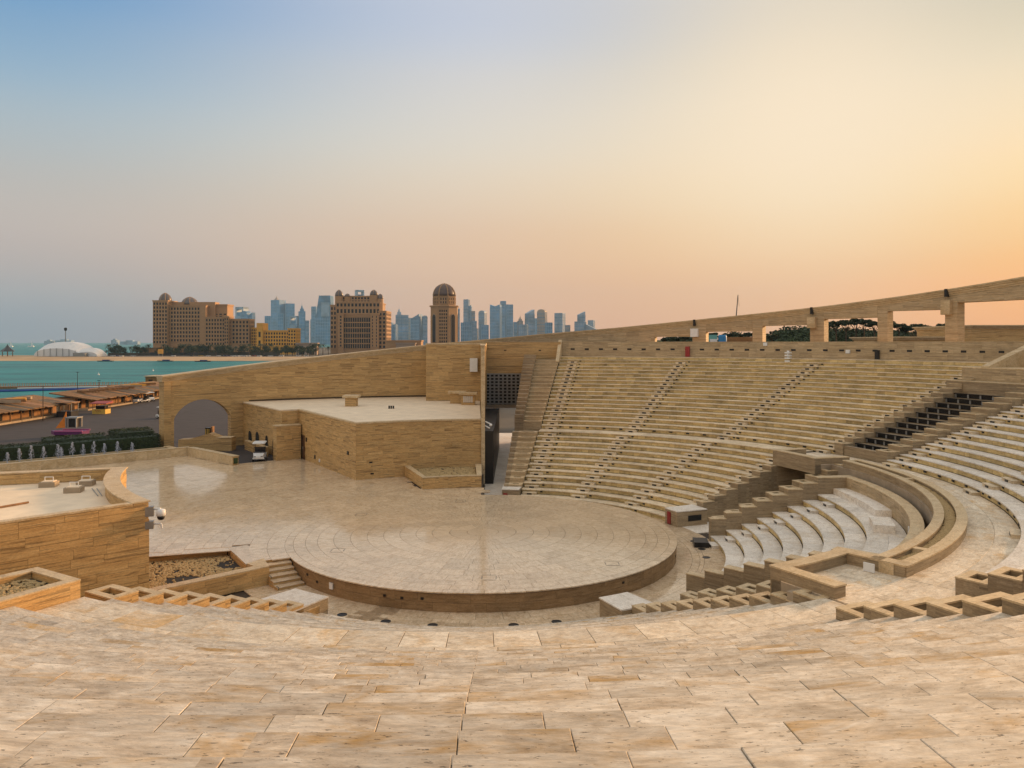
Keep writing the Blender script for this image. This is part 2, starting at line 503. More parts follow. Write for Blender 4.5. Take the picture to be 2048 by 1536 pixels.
    def mesh(s, name, org=(0, 0, 0), smooth=False):
        me = bpy.data.meshes.new(name)
        v = np.array(s.v, float).reshape(-1, 3) - np.array(org)
        me.from_pydata(v.tolist(), [], s.f)
        a = me.attributes.new('rnd', 'FLOAT', 'FACE')
        a.data.foreach_set('value', np.array(s.r, np.float32))
        if smooth:
            me.polygons.foreach_set('use_smooth', np.ones(len(s.f), bool))
        me.update()
        return me

    def build(s, name, mat, parent=None, smooth=False, kind=None):
        org = (0, 0, 0)
        if parent is not None:
            org = ORG[parent.name]
        if parent is None:                       # a one-mesh thing: origin at the foot of its middle
            v = np.array(s.v)
            mn, mx = v.min(0), v.max(0)
            org = (float((mn[0] + mx[0]) / 2), float((mn[1] + mx[1]) / 2), float(mn[2]))
        me = s.mesh(name, org, smooth)
        me.materials.append(MAT[mat])
        o = bpy.data.objects.new(name, me)
        COL.objects.link(o)
        if parent is None:
            o.location = org
            ORG[o.name] = org
        else:
            o.parent = parent
            ORG[o.name] = org
        if kind:
            o['kind'] = kind
        return o


def tag(o, label, cat, group=None):
    o['label'] = label
    o['category'] = cat
    if group:
        o['group'] = group
    return o


def thing(name, loc, label, cat, group=None):
    o = bpy.data.objects.new(name, None)
    o.empty_display_size = 0.3
    COL.objects.link(o)
    o.location = loc
    ORG[o.name] = tuple(loc)
    return tag(o, label, cat, group)


def struct(o):
    o['kind'] = 'structure'
    return o


def dup(root, loc, rotz=None, label=None, mats=None):
    """a copy of a thing with copies of its parts and sub-parts"""
    def cp(o, par):
        c = o.copy()
        COL.objects.link(c)
        if par is not None:
            c.parent = par
        for ch in o.children:
            cp(ch, c)
        return c
    r = cp(root, None)
    r.location = loc
    if rotz is not None:
        r.rotation_euler = (0, 0, rotz)
    if label:
        r['label'] = label
    ORG[r.name] = tuple(loc)
    return r


class Pieces:
    """stones of one thing: the largest in the picture become objects of their own, the rest one joined part"""

    def __init__(s):
        s.p = []
        s.cache = {}

    def polar(s, key, r0, r1, w, z0, z1, a, cham=0.0, n=1, push=0.0, name='slab', mat='seat_stone'):
        """block w degrees wide; its mesh stands at azimuth 0 and is turned to a"""
        if key not in s.cache:
            m = MB()
            if cham > 0:
                c = cham
                ca = math.degrees(c / r0)
                for_a = np.linspace(-w / 2, w / 2, n + 1)
                lv = []
                for (ra, rb, aa, zz) in ((r0, r1, w / 2, z0), (r0, r1, w / 2, z1 - c), (r0 + c, r1 - c, w / 2 - ca, z1)):
                    ring = [(ra * math.sin(R(q)), ra * math.cos(R(q)), zz) for q in np.linspace(-aa, aa, n + 1)] + [(rb * math.sin(R(q)), rb * math.cos(R(q)), zz) for q in np.linspace(aa, -aa, n + 1)]
                    lv.append(ring)
                N = len(lv[0])
                vs = lv[0] + lv[1] + lv[2]
                fs = [tuple(2 * N + i for i in range(N - 1, -1, -1))]
                for l in range(2):
                    for i in range(N):
                        k = (i + 1) % N
                        fs.append((l * N + i, (l + 1) * N + i, (l + 1) * N + k, l * N + k))
                m.add(vs, fs, 0.0)
            else:
                m.polar(r0, r1, -w / 2, w / 2, z0, z1, n, 0.0, c=(0, 0))
            s.cache[key] = m
        c = pol((r0 + r1) / 2, a, z1)
        s.p.append((key, (CX, CY, 0.0), -R(a), c, w * (r0 + r1) / 2 * math.pi / 180, max(r1 - r0, z1 - z0), name, mat))

    def box(s, key, l, d, h, loc, rot, name='stone', mat='wall_stone', hl=None):
        """block l long, d deep towards its right-hand side, h high"""
        if key not in s.cache:
            m = MB()
            m.hexa([(0, -d), (l, -d), (l, 0), (0, 0)], 0, [h, hl or h, hl or h, h], 0.0)
            s.cache[key] = m
        ca, sa = math.cos(rot), math.sin(rot)
        c = (loc[0] + ca * l / 2, loc[1] + sa * l / 2, loc[2] + h / 2)
        s.p.append((key, loc, rot, c, l, h, name, mat))

    def flush(s, parent, limit=300, rest='stone_courses', jit=0.0):
        sc_ = []
        for i, p in enumerate(s.p):
            c = p[3]
            if c[1] < 1.0:
                sc_.append(-1)
                continue
            x, y = 1024 + c[0] / c[1] * 1560, 684.5 + (12 - c[2]) / c[1] * 1560
            sz = p[4] * p[5] / (c[1] * c[1])
            sc_.append(sz if -60 < x < 2108 and 0 < y < 1600 else -1)
        order = np.argsort(-np.array(sc_))
        org = ORG[parent.name]
        mcache = {}
        left = {}
        for j, i in enumerate(order):
            key, loc, rot, c, l, h, name, mat = s.p[i]
            dz = random.uniform(-jit, jit)
            if j < limit and sc_[i] > 0:
                if (key, mat) not in mcache:
                    me = s.cache[key].mesh(name)
                    me.materials.append(MAT[mat])
                    mcache[(key, mat)] = me
                o = bpy.data.objects.new(name, mcache[(key, mat)])
                COL.objects.link(o)
                o.parent = parent
                o.location = (loc[0] - org[0], loc[1] - org[1], loc[2] - org[2] + dz)
                o.rotation_euler = (0, 0, rot)
            else:
                m = left.setdefault(mat, MB())
                src = s.cache[key]
                v = np.array(src.v)
                ca, sa = math.cos(rot), math.sin(rot)
                w = np.stack([loc[0] + ca * v[:, 0] - sa * v[:, 1], loc[1] + sa * v[:, 0] + ca * v[:, 1], loc[2] + v[:, 2] + dz], 1)
                m.add([tuple(q) for q in w.tolist()], src.f)
        for mat, m in left.items():
            m.build(rest, mat, parent, kind='stuff')
        s.p = []


def clad_line(P, p0, p1, z0, z1, course=0.45, ln=(1.1, 1.5), t=0.03, gap=0.008, mat='wall_stone', skip=None):
    """courses of stone on the right-hand side of the line p0 -> p1; z1 a number or a function of the distance"""
    L = math.hypot(p1[0] - p0[0], p1[1] - p0[1])
    d = ((p1[0] - p0[0]) / L, (p1[1] - p0[1]) / L)
    rot = math.atan2(d[1], d[0])
    z, i = z0, 0
    zt = z1 if callable(z1) else (lambda s_: z1)
    zmax = max(zt(0), zt(L))
    while z < zmax - 0.05:
        s_ = -random.random() * ln[0]
        while s_ < L - 0.05:
            w = random.choice((ln[0], (ln[0] + ln[1]) / 2, ln[1]))
            a, b = max(s_, 0), min(s_ + w, L)
            s_ += w
            if b - a < 0.1:
                continue
            h = min(course, zt((a + b) / 2) - z)
            if h < 0.06 or (skip and skip((a + b) / 2, z + h / 2)):
                continue
            lw = round(b - a - gap, 2)
            hh = round(h - gap, 2)
            P.box(('w', lw, hh, t), lw, t, hh, (p0[0] + d[0] * a, p0[1] + d[1] * a, z), rot, mat=mat)
        z += course
        i += 1


def clad_arc(P, r, a0, a1, z0, z1, out=False, course=0.45, ln=(1.1, 1.5), t=0.03, gap=0.008, mat='wall_stone', skip=None, name='stone'):
    """courses of stone on the inner (or outer) side of the ring r"""
    z = z0
    zt = z1 if callable(z1) else (lambda a: z1)
    zmax = max(zt(a0), zt(a1))
    k = 180 / math.pi / r
    while z < zmax - 0.05:
        a = a0 - random.random() * ln[0] * k
        while a < a1 - 0.05 * k:
            w = random.choice((ln[0], (ln[0] + ln[1]) / 2, ln[1])) * k
            b, c = max(a, a0), min(a + w, a1)
            a += w
            if (c - b) / k < 0.12:
                continue
            m = (b + c) / 2
            h = min(course, zt(m) - z)
            if h < 0.06 or (skip and skip(m, z + h / 2)):
                continue
            wd = round(c - b - gap * k, 2)
            hh = round(h - gap, 2)
            r0, r1 = (r, r + t) if out else (r - t, r)
            P.polar(('a', r, wd, hh, round(z, 2), out), r0, r1, wd, z, z + hh, m, name=name, mat=mat)
        z += course

# ------------------------------------------------------------------ the theatre: rows of seats struck from one centre
def zl(i):
    return 3.43 - (11 - i) * 0.366


def rl(i):
    return 26.32 - (11 - i) * 1.041


def zu(i):
    return 3.43 + 0.359 * (i + 1)


def ru(i):
    return 28.6 + 1.01 * i


ZF = zl(0) - 0.366                      # orchestra floor
ROWS = [(rl(i), rl(i + 1) if i < 11 else 28.6, zl(i), zl(i) - 0.366) for i in range(12)] + [(ru(i), ru(i + 1) if i < 18 else 55.0, zu(i), zu(i) - 0.359) for i in range(19)]
LIGHT = None


def light_mesh():
    global LIGHT
    m = MB()
    m.box(-0.15, 0.15, -0.025, 0.0, -0.06, 0.06, 0)
    m.box(-0.12, 0.12, -0.045, -0.025, -0.035, 0.035, 0)
    LIGHT = m.mesh('step_light')
    LIGHT.materials.append(MAT['dark_metal'])


light_mesh()


def step_light(parent, r, a, z, name='step_light'):
    """small dark lamp on a riser that looks at the stage"""
    o = bpy.data.objects.new(name, LIGHT)
    COL.objects.link(o)
    o.parent = parent
    g = ORG[parent.name]
    p = pol(r, a)
    o.location = (p[0] - g[0], p[1] - g[1], z - g[2])
    o.rotation_euler = (0, 0, R(-a))
    return o


def rows_base(parent, rows, a0, a1, zb=None, skin=0.07):
    """stepped core under the slabs"""
    prof = []
    zb = rows[0][3] - 0.6 if zb is None else zb
    prof.append((rows[0][0] + 0.04, zb))
    for r0, r1, z, zp in rows:
        prof += [(r0 + 0.04, z - skin), (r1 + 0.04, z - skin)]
    prof.append((rows[-1][1] + 0.04, zb))
    MB().sweep(prof, a0, a1, max(2, int((a1 - a0) / 2))).build('core', 'joint', parent)


def row_stones(P, rows, a0, a1, tmat, rmat, tw=(1.2, 1.6, 2.0), rw=(0.5, 0.6, 0.7), fine=False, skip=None, gap=0.014, over=0.05):
    for q, (r0, r1, z, zp) in enumerate(rows):
        k = 180 / math.pi / r0
        depth = r1 - r0
        cuts = [(r0 - over, r1 - over - 0.005)] if depth < 1.3 else [(r0 - over, r0 + depth * 0.5 - 0.01), (r0 + depth * 0.5, r1 - over - 0.005)] if depth < 3 else [(r0 - 0.03 + depth / 6 * j, r0 - 0.04 + depth / 6 * (j + 1)) for j in range(6)]
        for ci, (ra, rb) in enumerate(cuts):
            a = a0
            while a < a1 - 0.1 * k:
                w = random.choice(tw) * k
                b = min(a + w, a1)
                if a1 - b < 0.35 * k:
                    b = a1
                wd = round(b - a - gap * k, 2)
                m = (a + b) / 2
                if not (skip and skip(m, ra)):
                    P.polar(('t', round(r0, 2), ci, wd, fine), ra, rb, wd, z - 0.07, z, m, cham=0.005 if fine else 0.0, n=3 if fine else 2, name='slab', mat=tmat)
                a = b
        a = a0
        while a < a1 - 0.05 * k:
            w = random.choice(rw) * k
            b = min(a + w, a1)
            wd = round(b - a - 0.02 * k, 2)
            m = (a + b) / 2
            if not (skip and skip(m, r0)):
                P.polar(('r', round(r0, 2), wd), r0, r0 + 0.04, wd, zp + 0.004, z - 0.074, m, n=1, name='riser_stone', mat=rmat)
            a = b


def aisle(parent, rows, a, w=1.15, lights=True, first=0, mat='seat_tan'):
    """half-height steps that split each seat in two on an aisle, one lamp in each"""
    for q, (r0, r1, z, zp) in enumerate(rows):
        if q < first:
            continue
        k = 180 / math.pi / r0
        m = MB()
        hz = zp + (z - zp) * 0.5
        m.polar(r0 - 0.46, r0 - 0.002, a - w / 2 * k, a + w / 2 * k, zp + 0.002, hz - 0.05, 1)
        m.polar(r0 - 0.48, r0 - 0.002, a - (w / 2 + 0.02) * k, a + (w / 2 + 0.02) * k, hz - 0.05, hz, 1)
        m.build('aisle_step', mat, parent)
        if lights:
            step_light(parent, r0 - 0.46, a, zp + (z - zp) * 0.24).scale = (1.35, 1, 1.2)
            if mat == 'seat_tan' and r0 < 47:
                step_light(parent, r0 - 0.01, a + (w / 2 + 0.35) * k, zp + (z - zp) * 0.55).scale = (0.7, 1, 0.9)


LOW, UPP = ROWS[:12], ROWS[12:]

# --- far block, left end at the gate, right end at the tunnel
blk = thing('seating_block', pol(30, 38, 0), 'long bank of stone seats beyond the stage, between the gate and the stepped tunnel', 'seating')
rows_base(blk, LOW, 9.6, 66.6, -1.2)
rows_base(blk, UPP, 9.6, 70.0, -1.2)
P = Pieces()
row_stones(P, LOW, 9.6, 64.3, 'seat_tan', 'riser_stone', over=0.10)
row_stones(P, UPP, 9.6, 68.4, 'seat_tan', 'riser_stone', tw=(1.6, 2.2), rw=(0.8, 1.1), over=0.11)
P.flush(blk, 300, 'seat_stones')
for a in (12.2, 27.6, 45.4, 62.6):
    aisle(blk, LOW, a, first=0 if a < 60 else 2)
for a in (11.6, 27.8, 46.4, 66.6):
    aisle(blk, UPP[:18], a, w=1.1)
for a in np.arange(15.5, 64, 3.35):
    step_light(blk, 28.56, a, zl(11) + 0.2)

# --- island block in the middle of the lower ring
isl = thing('seating_block', pol(19, 108, 0), 'small island bank of pale stone seats inside a curved parapet, right of the stage', 'seating')
IR = [(rl(i), rl(i + 1), zl(i), zl(i) - 0.366) for i in range(7)] + [(rl(7), 24.1, zl(7), zl(7) - 0.366)]
rows_base(isl, IR, 84.5, 133.5, -1.2)
P = Pieces()
row_stones(P, IR, 84.5, 133.5, 'tread_stone', 'riser_stone', tw=(1.2, 1.5))
P.flush(isl, 300, 'seat_stones')
for a in (89.6,):
    aisle(isl, IR, a, w=1.0, mat='tread_stone')
# a wedge of an eighth row, and the ramp block beside the ring wall
MB().polar(rl(8), 24.1, 84.5, 101, zl(7) + 0.003, zl(8), 6).build('row_wedge', 'tread_stone', isl)
MB().polar(rl(7) + 0.3, rl(7) + 1.35, 106.0, 111.5, zl(7) + 0.003, zl(7) + 0.42, 3).build('bench_block', 'tread_stone', isl)
# stepped side walls and the ring wall behind
for a0, a1, nm in ((82.9, 84.5, 1), (133.5, 135.0, -1)):
    for i in range(8):
        rr0, rr1 = rl(i), (rl(i + 1) if i < 7 else 24.7)
        MB().polar(rr0, rr1 - 0.004, a0, a1, -1.2, zl(i) + 1.05, 1).build('parapet_step', 'planter_stone', isl)
        MB().polar(rr0 - 0.02, rr1 - 0.004, a0 - 0.1, a1 + 0.1, zl(i) + 1.05, zl(i) + 1.10, 1).build('coping', 'coping_stone', isl)
MB().polar(24.12, 24.66, 84.5, 133.5, -1.2, 3.0, 24).build('ring_wall', 'wall_pale', isl)
MB().polar(24.08, 24.70, 82.9, 135.0, 3.0, 3.06, 24).build('coping', 'coping_stone', isl)
P = Pieces()
clad_arc(P, 24.12, 84.5, 133.5, zl(7), 2.99, course=0.36, ln=(0.9, 1.3), mat='wall_pale')
P.flush(isl, 300, 'ring_courses')
step_light(isl, 24.08, 116, zl(7) + 0.25)
m = MB()
p = pol(24.06, 113.5)
m.obox(p, 0.28, 0.06, 2.25, 2.6, R(-113.5)).build('switch_box', 'white_paint', isl)

# --- upper bank on the right
ub = thing('seating_block', pol(37, 110, 3), 'upper bank of stone seats along the right edge, above the gravel ring planter', 'seating')
rows_base(ub, UPP, 79.5, 143.5, -1.2)
P = Pieces()
row_stones(P, UPP, 79.5, 141.8, 'tread_stone', 'riser_stone', tw=(1.3, 1.7), over=0.08)
P.flush(ub, 300, 'seat_stones')
for a in (80.9, 100.5, 121.5, 139.5):
    aisle(ub, UPP[:18], a, w=1.3)
for a in np.arange(84.5, 140, 3.35):
    step_light(ub, 28.56, a, zl(11) + 0.2)

# --- the bank in front of the camera
fg = thing('seating_block', pol(38, 183, 2), 'near bank of weathered cream travertine seats filling the bottom of the view', 'seating')
rows_base(fg, LOW, 152.9, 208.6, -1.2, 0.016)
rows_base(fg, UPP, 156.4, 214.0, -1.2, 0.016)
P = Pieces()
row_stones(P, LOW[:11], 152.9, 208.6, 'seat_stone', 'riser_stone', tw=(1.2, 1.5, 1.8), fine=True, gap=0.016)
row_stones(P, LOW[11:], 142.6, 208.6, 'walk_stone', 'riser_stone', tw=(1.3, 1.5, 1.7), fine=True, gap=0.018, skip=lambda a, r: r < 26.4 and a < 151)
row_stones(P, UPP, 156.4, 178.10, 'seat_stone', 'riser_stone', tw=(0.7, 0.9, 1.15, 1.35), fine=True, gap=0.008)
row_stones(P, UPP, 178.10, 214.0, 'seat_stone', 'riser_stone', tw=(0.7, 0.9, 1.15, 1.35), fine=True, gap=0.008)
P.flush(fg, 300, 'seat_stones', jit=0.003)

# --- walkway floor between the rings (praecinctio) on the right
wk = thing('walkway', pol(27.3, 105, 3.3), 'curved stone walkway behind the gravel ring planter, below the upper right seats', 'walkway')
MB().polar(25.0, 28.62, 66.6, 152.9, 2.6, 3.36, 40).build('core', 'core', wk)
P = Pieces()
WR = [(26.48, 28.6, 3.43, 3.0)]
row_stones(P, WR, 70.0, 142.6, 'walk_stone', 'riser_stone', tw=(1.2, 1.5, 1.8), fine=True, gap=0.018)
P.flush(wk, 300, 'walkway_slabs', jit=0.002)

# --- ring planter with gravel between the walkway and the trench
rp = thing('ring_planter', pol(25.8, 108, 3.3), 'long curved stone planter filled with gravel, beside the dark trench', 'planter')
for r0, r1 in ((25.12, 25.50), (26.06, 26.46)):
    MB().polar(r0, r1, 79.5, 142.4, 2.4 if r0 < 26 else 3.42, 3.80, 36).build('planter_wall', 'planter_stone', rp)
    MB().polar(r0 - 0.03, r1 + 0.03, 79.5, 142.4, 3.80, 3.86, 36).build('coping', 'coping_stone', rp)
MB().polar(25.13, 25.2, 79.5, 142.4, -0.9, 2.4, 36).build('trench_wall', 'planter_stone', rp)
for a in (79.7, 95.6, 135.6, 142.1):
    MB().polar(25.50, 26.06, a - 0.4, a + 0.4, 3.42, 3.83, 1).build('cross_wall', 'coping_stone', rp)
MB().polar(25.50, 26.06, 80, 142, 3.3, 3.62, 36).build('soil', 'soil', rp)


def gravel(parent, pts, size=(0.05, 0.11), mat='gravel_tan'):
    m = MB()
    for x, y, z in pts:
        k = random.uniform(*size)
        m.blob((x, y, z), k, k * random.uniform(0.6, 1), k * 0.6, lat=3, lon=5, jit=0.2)
    return m.build('gravel', mat, parent, kind='stuff')


gravel(rp, [pol(random.uniform(25.56, 26.0), random.uniform(80.2, 142), 3.65) for _ in range(3200)])

# --- stepped planter walls beside the tunnels and at the block ends


def box_planter(parent, r0, r1, a0, a1, zb, zt, gr=True, wall=0.26, mat='planter_stone'):
    """one open-topped stone box: four walls, a coping, soil inside"""
    ka0 = math.degrees(wall / r0)
    m = MB()
    m.polar(r0, r0 + wall, a0, a1, zb, zt - 0.05, 1)
    m.polar(r1 - wall, r1, a0, a1, zb, zt - 0.05, 1)
    m.polar(r0 + wall, r1 - wall, a0, a0 + ka0, zb, zt - 0.05, 1)
    m.polar(r0 + wall, r1 - wall, a1 - ka0, a1, zb, zt - 0.05, 1)
    b = m.build('planter_box', mat, parent)
    m = MB()
    e, o = 0.012, math.degrees(0.012 / r0)
    kw = math.degrees((wall + 0.02) / r0)
    m.polar(r0 - e, r0 + wall + 0.02, a0 - o, a1 + o, zt - 0.05, zt, 1)
    m.polar(r1 - wall - 0.02, r1 - 0.003, a0 - o, a1 + o, zt - 0.05, zt, 1)
    m.polar(r0 + wall + 0.02, r1 - wall - 0.02, a0 - o, a0 + kw, zt - 0.05, zt, 1)
    m.polar(r0 + wall + 0.02, r1 - wall - 0.02, a1 - kw, a1 + o, zt - 0.05, zt, 1)
    m.build('coping', 'coping_stone', b)
    m = MB()
    m.polar(r0 + wall, r1 - wall, a0 + ka0, a1 - ka0, zt - 0.5, zt - 0.26, 1)
    m.build('soil', 'soil', b)
    if gr:
        gravel(b, [pol(random.uniform(r0 + wall + 0.05, r1 - wall - 0.05), random.uniform(a0 + ka0 * 1.2, a1 - ka0 * 1.2), zt - 0.24) for _ in range(24)])
    return b


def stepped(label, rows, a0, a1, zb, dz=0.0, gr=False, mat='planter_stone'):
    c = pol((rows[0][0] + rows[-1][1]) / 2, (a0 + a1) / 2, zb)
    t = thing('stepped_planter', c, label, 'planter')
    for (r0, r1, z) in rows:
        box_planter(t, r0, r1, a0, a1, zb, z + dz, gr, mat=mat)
    return t


def lowrows(i0, i1):
    return [(rl(i - 1) + 0.0, rl(i) - 0.004, zl(i)) for i in range(i0, i1 + 1)]


def uprows(i0, i1):
    return [(ru(i - 1), ru(i) - 0.004, zu(i)) for i in range(i0, i1 + 1)]


S1 = stepped('flight of open stone planters stepping up the left side of the far tunnel', lowrows(3, 9), 64.3, 66.7, -1.0)
S2 = stepped('flight of open stone planters stepping up the right side of the far tunnel', lowrows(2, 11), 75.9, 78.6, -1.0)
S3 = stepped('far flight of stone planters beside the near tunnel', lowrows(2, 10), 139.4, 142.1, -1.0)
S4 = stepped('near flight of stone planters stepping down beside the foreground seats on the right', lowrows(1, 11), 150.6, 152.9, -1.0)
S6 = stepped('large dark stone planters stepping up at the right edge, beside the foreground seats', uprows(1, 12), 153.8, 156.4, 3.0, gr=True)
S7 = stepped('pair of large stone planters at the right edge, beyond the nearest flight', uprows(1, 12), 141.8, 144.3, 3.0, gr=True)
SA = stepped('flight of stone planters left of the dark stairwell in the upper seats', uprows(1, 14), 68.4, 70.1, 3.0, dz=0.18)
SD = stepped('flight of stone planters right of the dark stairwell in the upper seats', uprows(1, 14), 77.0, 79.4, 3.0, dz=0.18)
SL = stepped('flight of sunlit stone planters stepping down left of the foreground seats', lowrows(1, 10), 208.6, 212.2, -1.0, gr=True, mat='wall_stone')
SG = stepped('stepped stone flank wall rising on the right side of the tall gate', lowrows(2, 11), 5.6, 9.5, -1.0, mat='wall_pale')
SGu = stepped('upper stepped stone flank wall above the tall gate', uprows(1, 17), 6.0, 9.5, -1.0, mat='wall_pale')
# plain side walls of the gate passage
t = thing('gate_wall', pol(30, 4.8, -0.95), 'plain stone side wall on the right of the tall gate passage', 'wall')
m = MB()
for i in range(2, 12):
    m.polar(rl(i - 1), rl(i) - 0.003, 4.2, 5.59, -1.0, zl(i) - 0.01, 1)
m.build('lower_wall', 'planter_stone', t)
m = MB()
for i in range(1, 18):
    m.polar(ru(i - 1), ru(i) - 0.003, 4.2, 5.99, -1.0, zu(i) + 0.6, 1)
m.build('upper_wall', 'planter_stone', t)

# flat-topped blocks at the foot of each flight
for (r0, r1, a0, a1, zt, lab) in ((14.4, 16.9, 62.9, 68.6, 0.14, 'flat-topped pale stone block with a dark slot, at the foot of the far tunnel'),
                                  (14.0, 15.9, 148.2, 154.8, 0.0, 'flat-topped pale stone block at the foot of the near right planters'),
                                  (14.3, 16.9, 208.6, 217.5, 0.0, 'flat-topped pale stone block beside the stage stairs, lower left'),
                                  (14.6, 16.6, 4.0, 9.4, -0.05, 'flat-topped pale stone block at the foot of the tall gate')):
    t = thing('stone_block', pol((r0 + r1) / 2, (a0 + a1) / 2, ZF), lab, 'block')
    MB().polar(r0, r1, a0, a1, ZF, zt - 0.06, 4).build('body', 'planter_stone', t)
    MB().polar(r0 - 0.03, r1, a0 - 0.1, a1 + 0.1, zt - 0.06, zt, 4).build('top_slab', 'tread_stone', t)
    if a0 == 62.9:
        MB().polar(r0 + 0.9, r0 + 2.0, a1, a1 + 0.08, -0.62, -0.22, 1).build('dark_slot', 'black_void', t)
        MB().polar(r0 - 0.06, r0, a0 + 1.2, a0 + 2.6, ZF + 0.05, -0.05, 1).build('fire_cabinet', 'red_paint', t)
    if a0 == 4.0:
        MB().polar(r0 - 0.05, r0, a0 + 0.4, a0 + 1.8, ZF + 0.15, ZF + 0.6, 1).build('fire_cabinet', 'red_paint', t)


# --- the two tunnels (vomitories) with their balconies
def tunnel(a0, a1, lab, flip):
    t = thing('tunnel', pol(24, (a0 + a1) / 2, ZF), lab, 'tunnel')
    # balcony front, soffit and side cheeks
    m = MB().polar(23.7, 24.2, a0 - 1.0, a1 + 1.0, 2.72, 3.80, 5)
    m.build('balcony_front', 'planter_stone', t)
    MB().polar(23.66, 24.26, a0 - 1.05, a1 + 1.05, 3.80, 3.86, 5).build('coping', 'coping_stone', t)
    for a in ((a0 - 1.0, a0 + 0.2), (a1 - 0.2, a1 + 1.0)):
        if flip and a[0] > (a0 + a1) / 2 and False:
            continue
        MB().polar(24.2, 26.5, a[0], a[1], 3.42, 3.80, 2).build('balcony_cheek', 'planter_stone', t)
        MB().polar(24.26, 26.53, a[0] - 0.05, a[1] + 0.05, 3.80, 3.86, 2).build('coping', 'coping_stone', t)
    MB().polar(23.75, 28.6, a0 - 1, a1 + 1, 2.75, 3.38, 6).build('balcony_slab', 'core', t)
    P = Pieces()
    row_stones(P, [(24.23, 28.6, 3.42, 3.3)], a0 - 1, a1 + 1, 'walk_stone', 'riser_stone')
    P.flush(t, 60, 'floor_slabs')
    MB().polar(23.75, 30, a0 - 0.4, a0, -1, 2.74, 3).build('side_wall', 'planter_stone', t)
    MB().polar(23.75, 30, a1, a1 + 0.4, -1, 2.74, 3).build('side_wall', 'planter_stone', t)
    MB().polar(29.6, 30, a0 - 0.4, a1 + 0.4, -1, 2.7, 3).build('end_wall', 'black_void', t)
    MB().polar(14.8, 29.6, a0, a1, ZF - 0.1, ZF + 0.006, 6).build('passage_floor', 'tread_stone', t)
    return t


TA = tunnel(66.72, 75.88, 'dark tunnel mouth under a stone balcony, between stepped planters right of the stage', False)
TB = tunnel(142.12, 150.58, 'near stone balcony over a hidden tunnel, right of the foreground seats', True)
m = MB()
p = pol(26.62, 141.7)
o = tag(m.obox(pol(25.3, 143.2), 0.42, 0.05, 3.44, 3.76, R(90 - 142.5)).build('notice_plate', 'white_paint'), 'small pale notice plate on the inner face of the near balcony parapet', 'sign')


# --- stairwells in the upper seats: stone cheeks with dark louvred roofs between
def stairwell(a0, a1, n0, n1, lab):
    t = thing('stairwell', pol(35, (a0 + a1) / 2, 3.4), lab, 'stairwell')
    MB().polar(28.7, 29.1, a0, a1, 3.4, 4.15, 4).build('front_wall', 'planter_stone', t)
    for i in range(n0, n1):
        z = zu(i) + 0.08
        r0, r1 = ru(i) - 1.0, ru(i)
        MB().polar(r0 + 0.25, r1, a0, a1, z - 1.2, z - 0.30, 4).build('stair_core', 'planter_stone', t)
        MB().polar(r0 + 0.22, r0 + 0.26, a0 + 0.15, a1 - 0.15, z - 0.62, z - 0.32, 4).build('dark_pane', 'glass_dark', t)
        m = MB()
        for q in np.linspace(a0 + 0.15, a1 - 0.15, 5):
            k = math.degrees(0.07 / r0)
            m.polar(r0 + 0.17, r0 + 0.22, q - k, q + k, z - 0.62, z - 0.32, 1)
        m.build('louvre_post', 'grey_metal', t)
        m = MB()
        for zz in (0.40, 0.50):
            m.polar(r0 + 0.18, r0 + 0.215, a0 + 0.15, a1 - 0.15, z - zz - 0.015, z - zz + 0.015, 4)
        m.polar(r0 + 0.12, r0 + 0.30, a0, a1, z - 0.32, z - 0.26, 4)
        m.build('louvre_frame', 'dark_metal', t)
    r = ru(n1)
    MB().polar(r - 0.9, 48.2, a0 - 2.2, a1 + 2.6, zu(n1) - 1.6, zu(n1) + 0.35, 6).build('head_wall', 'planter_stone', t)
    MB().polar(r - 0.93, 48.2, a0 - 2.2, a1 + 2.6, zu(n1) + 0.35, zu(n1) + 0.41, 6).build('coping', 'coping_stone', t)
    return t


stairwell(70.15, 76.95, 2, 13, 'stairwell roofed with stepped dark louvres, in the upper seats on the right')

# --- the drum and deck of the stage
st = thing('stage', (CX, CY, ZF), 'large round raised stone stage with ringed paving in the middle', 'stage')
RS = 12.0
MB().polar(0.3, RS - 0.04, 0, 360, ZF - 0.2, -0.06, 96).build('core', 'joint', st)
P = Pieces()
ring_r = [RS + 0.03, 11.55, 10.85, 10.15, 9.2, 8.2, 7.2, 6.2, 5.2, 4.2, 3.2, 2.1, 1.0]
for q in range(len(ring_r) - 1):
    r1, r0 = ring_r[q], ring_r[q + 1] + 0.015
    n = max(6, int(round(2 * math.pi * (r0 + r1) / 2 / (1.35 if q else 1.0))))
    for j in range(n):
        P.polar(('d', q), r0, r1, 360 / n - math.degrees(0.015 / r1), -0.06, 0.0, 360 / n * (j + 0.37 * q), n=3, name='paving_slab', mat='deck_stone')
P.flush(st, 300, 'deck_slabs')
MB().polar(0.01, 0.99, 0, 360, -0.06, 0.0, 24).build('centre_stone', 'deck_stone', st)
P = Pieces()
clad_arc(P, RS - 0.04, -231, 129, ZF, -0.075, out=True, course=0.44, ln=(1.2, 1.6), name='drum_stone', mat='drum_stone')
P.flush(st, 300, 'drum_courses')
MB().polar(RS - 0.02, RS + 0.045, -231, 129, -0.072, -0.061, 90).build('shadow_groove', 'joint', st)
for a, z in ((-131, -0.35), (-136, -0.5), (-158.5, -0.4), (-163, -0.42), (-168, -0.36), (141, -0.33), (108, -0.5)):
    m = MB()
    m.polar(RS, RS + 0.02, a - 0.35, a + 0.35, z - 0.06, z + 0.06, 1).build('drum_lamp', 'dark_metal', st)
MB().polar(RS, RS + 0.06, -142.6, -141.4, -0.62, -0.3, 1).build('socket_box', 'white_paint', st)
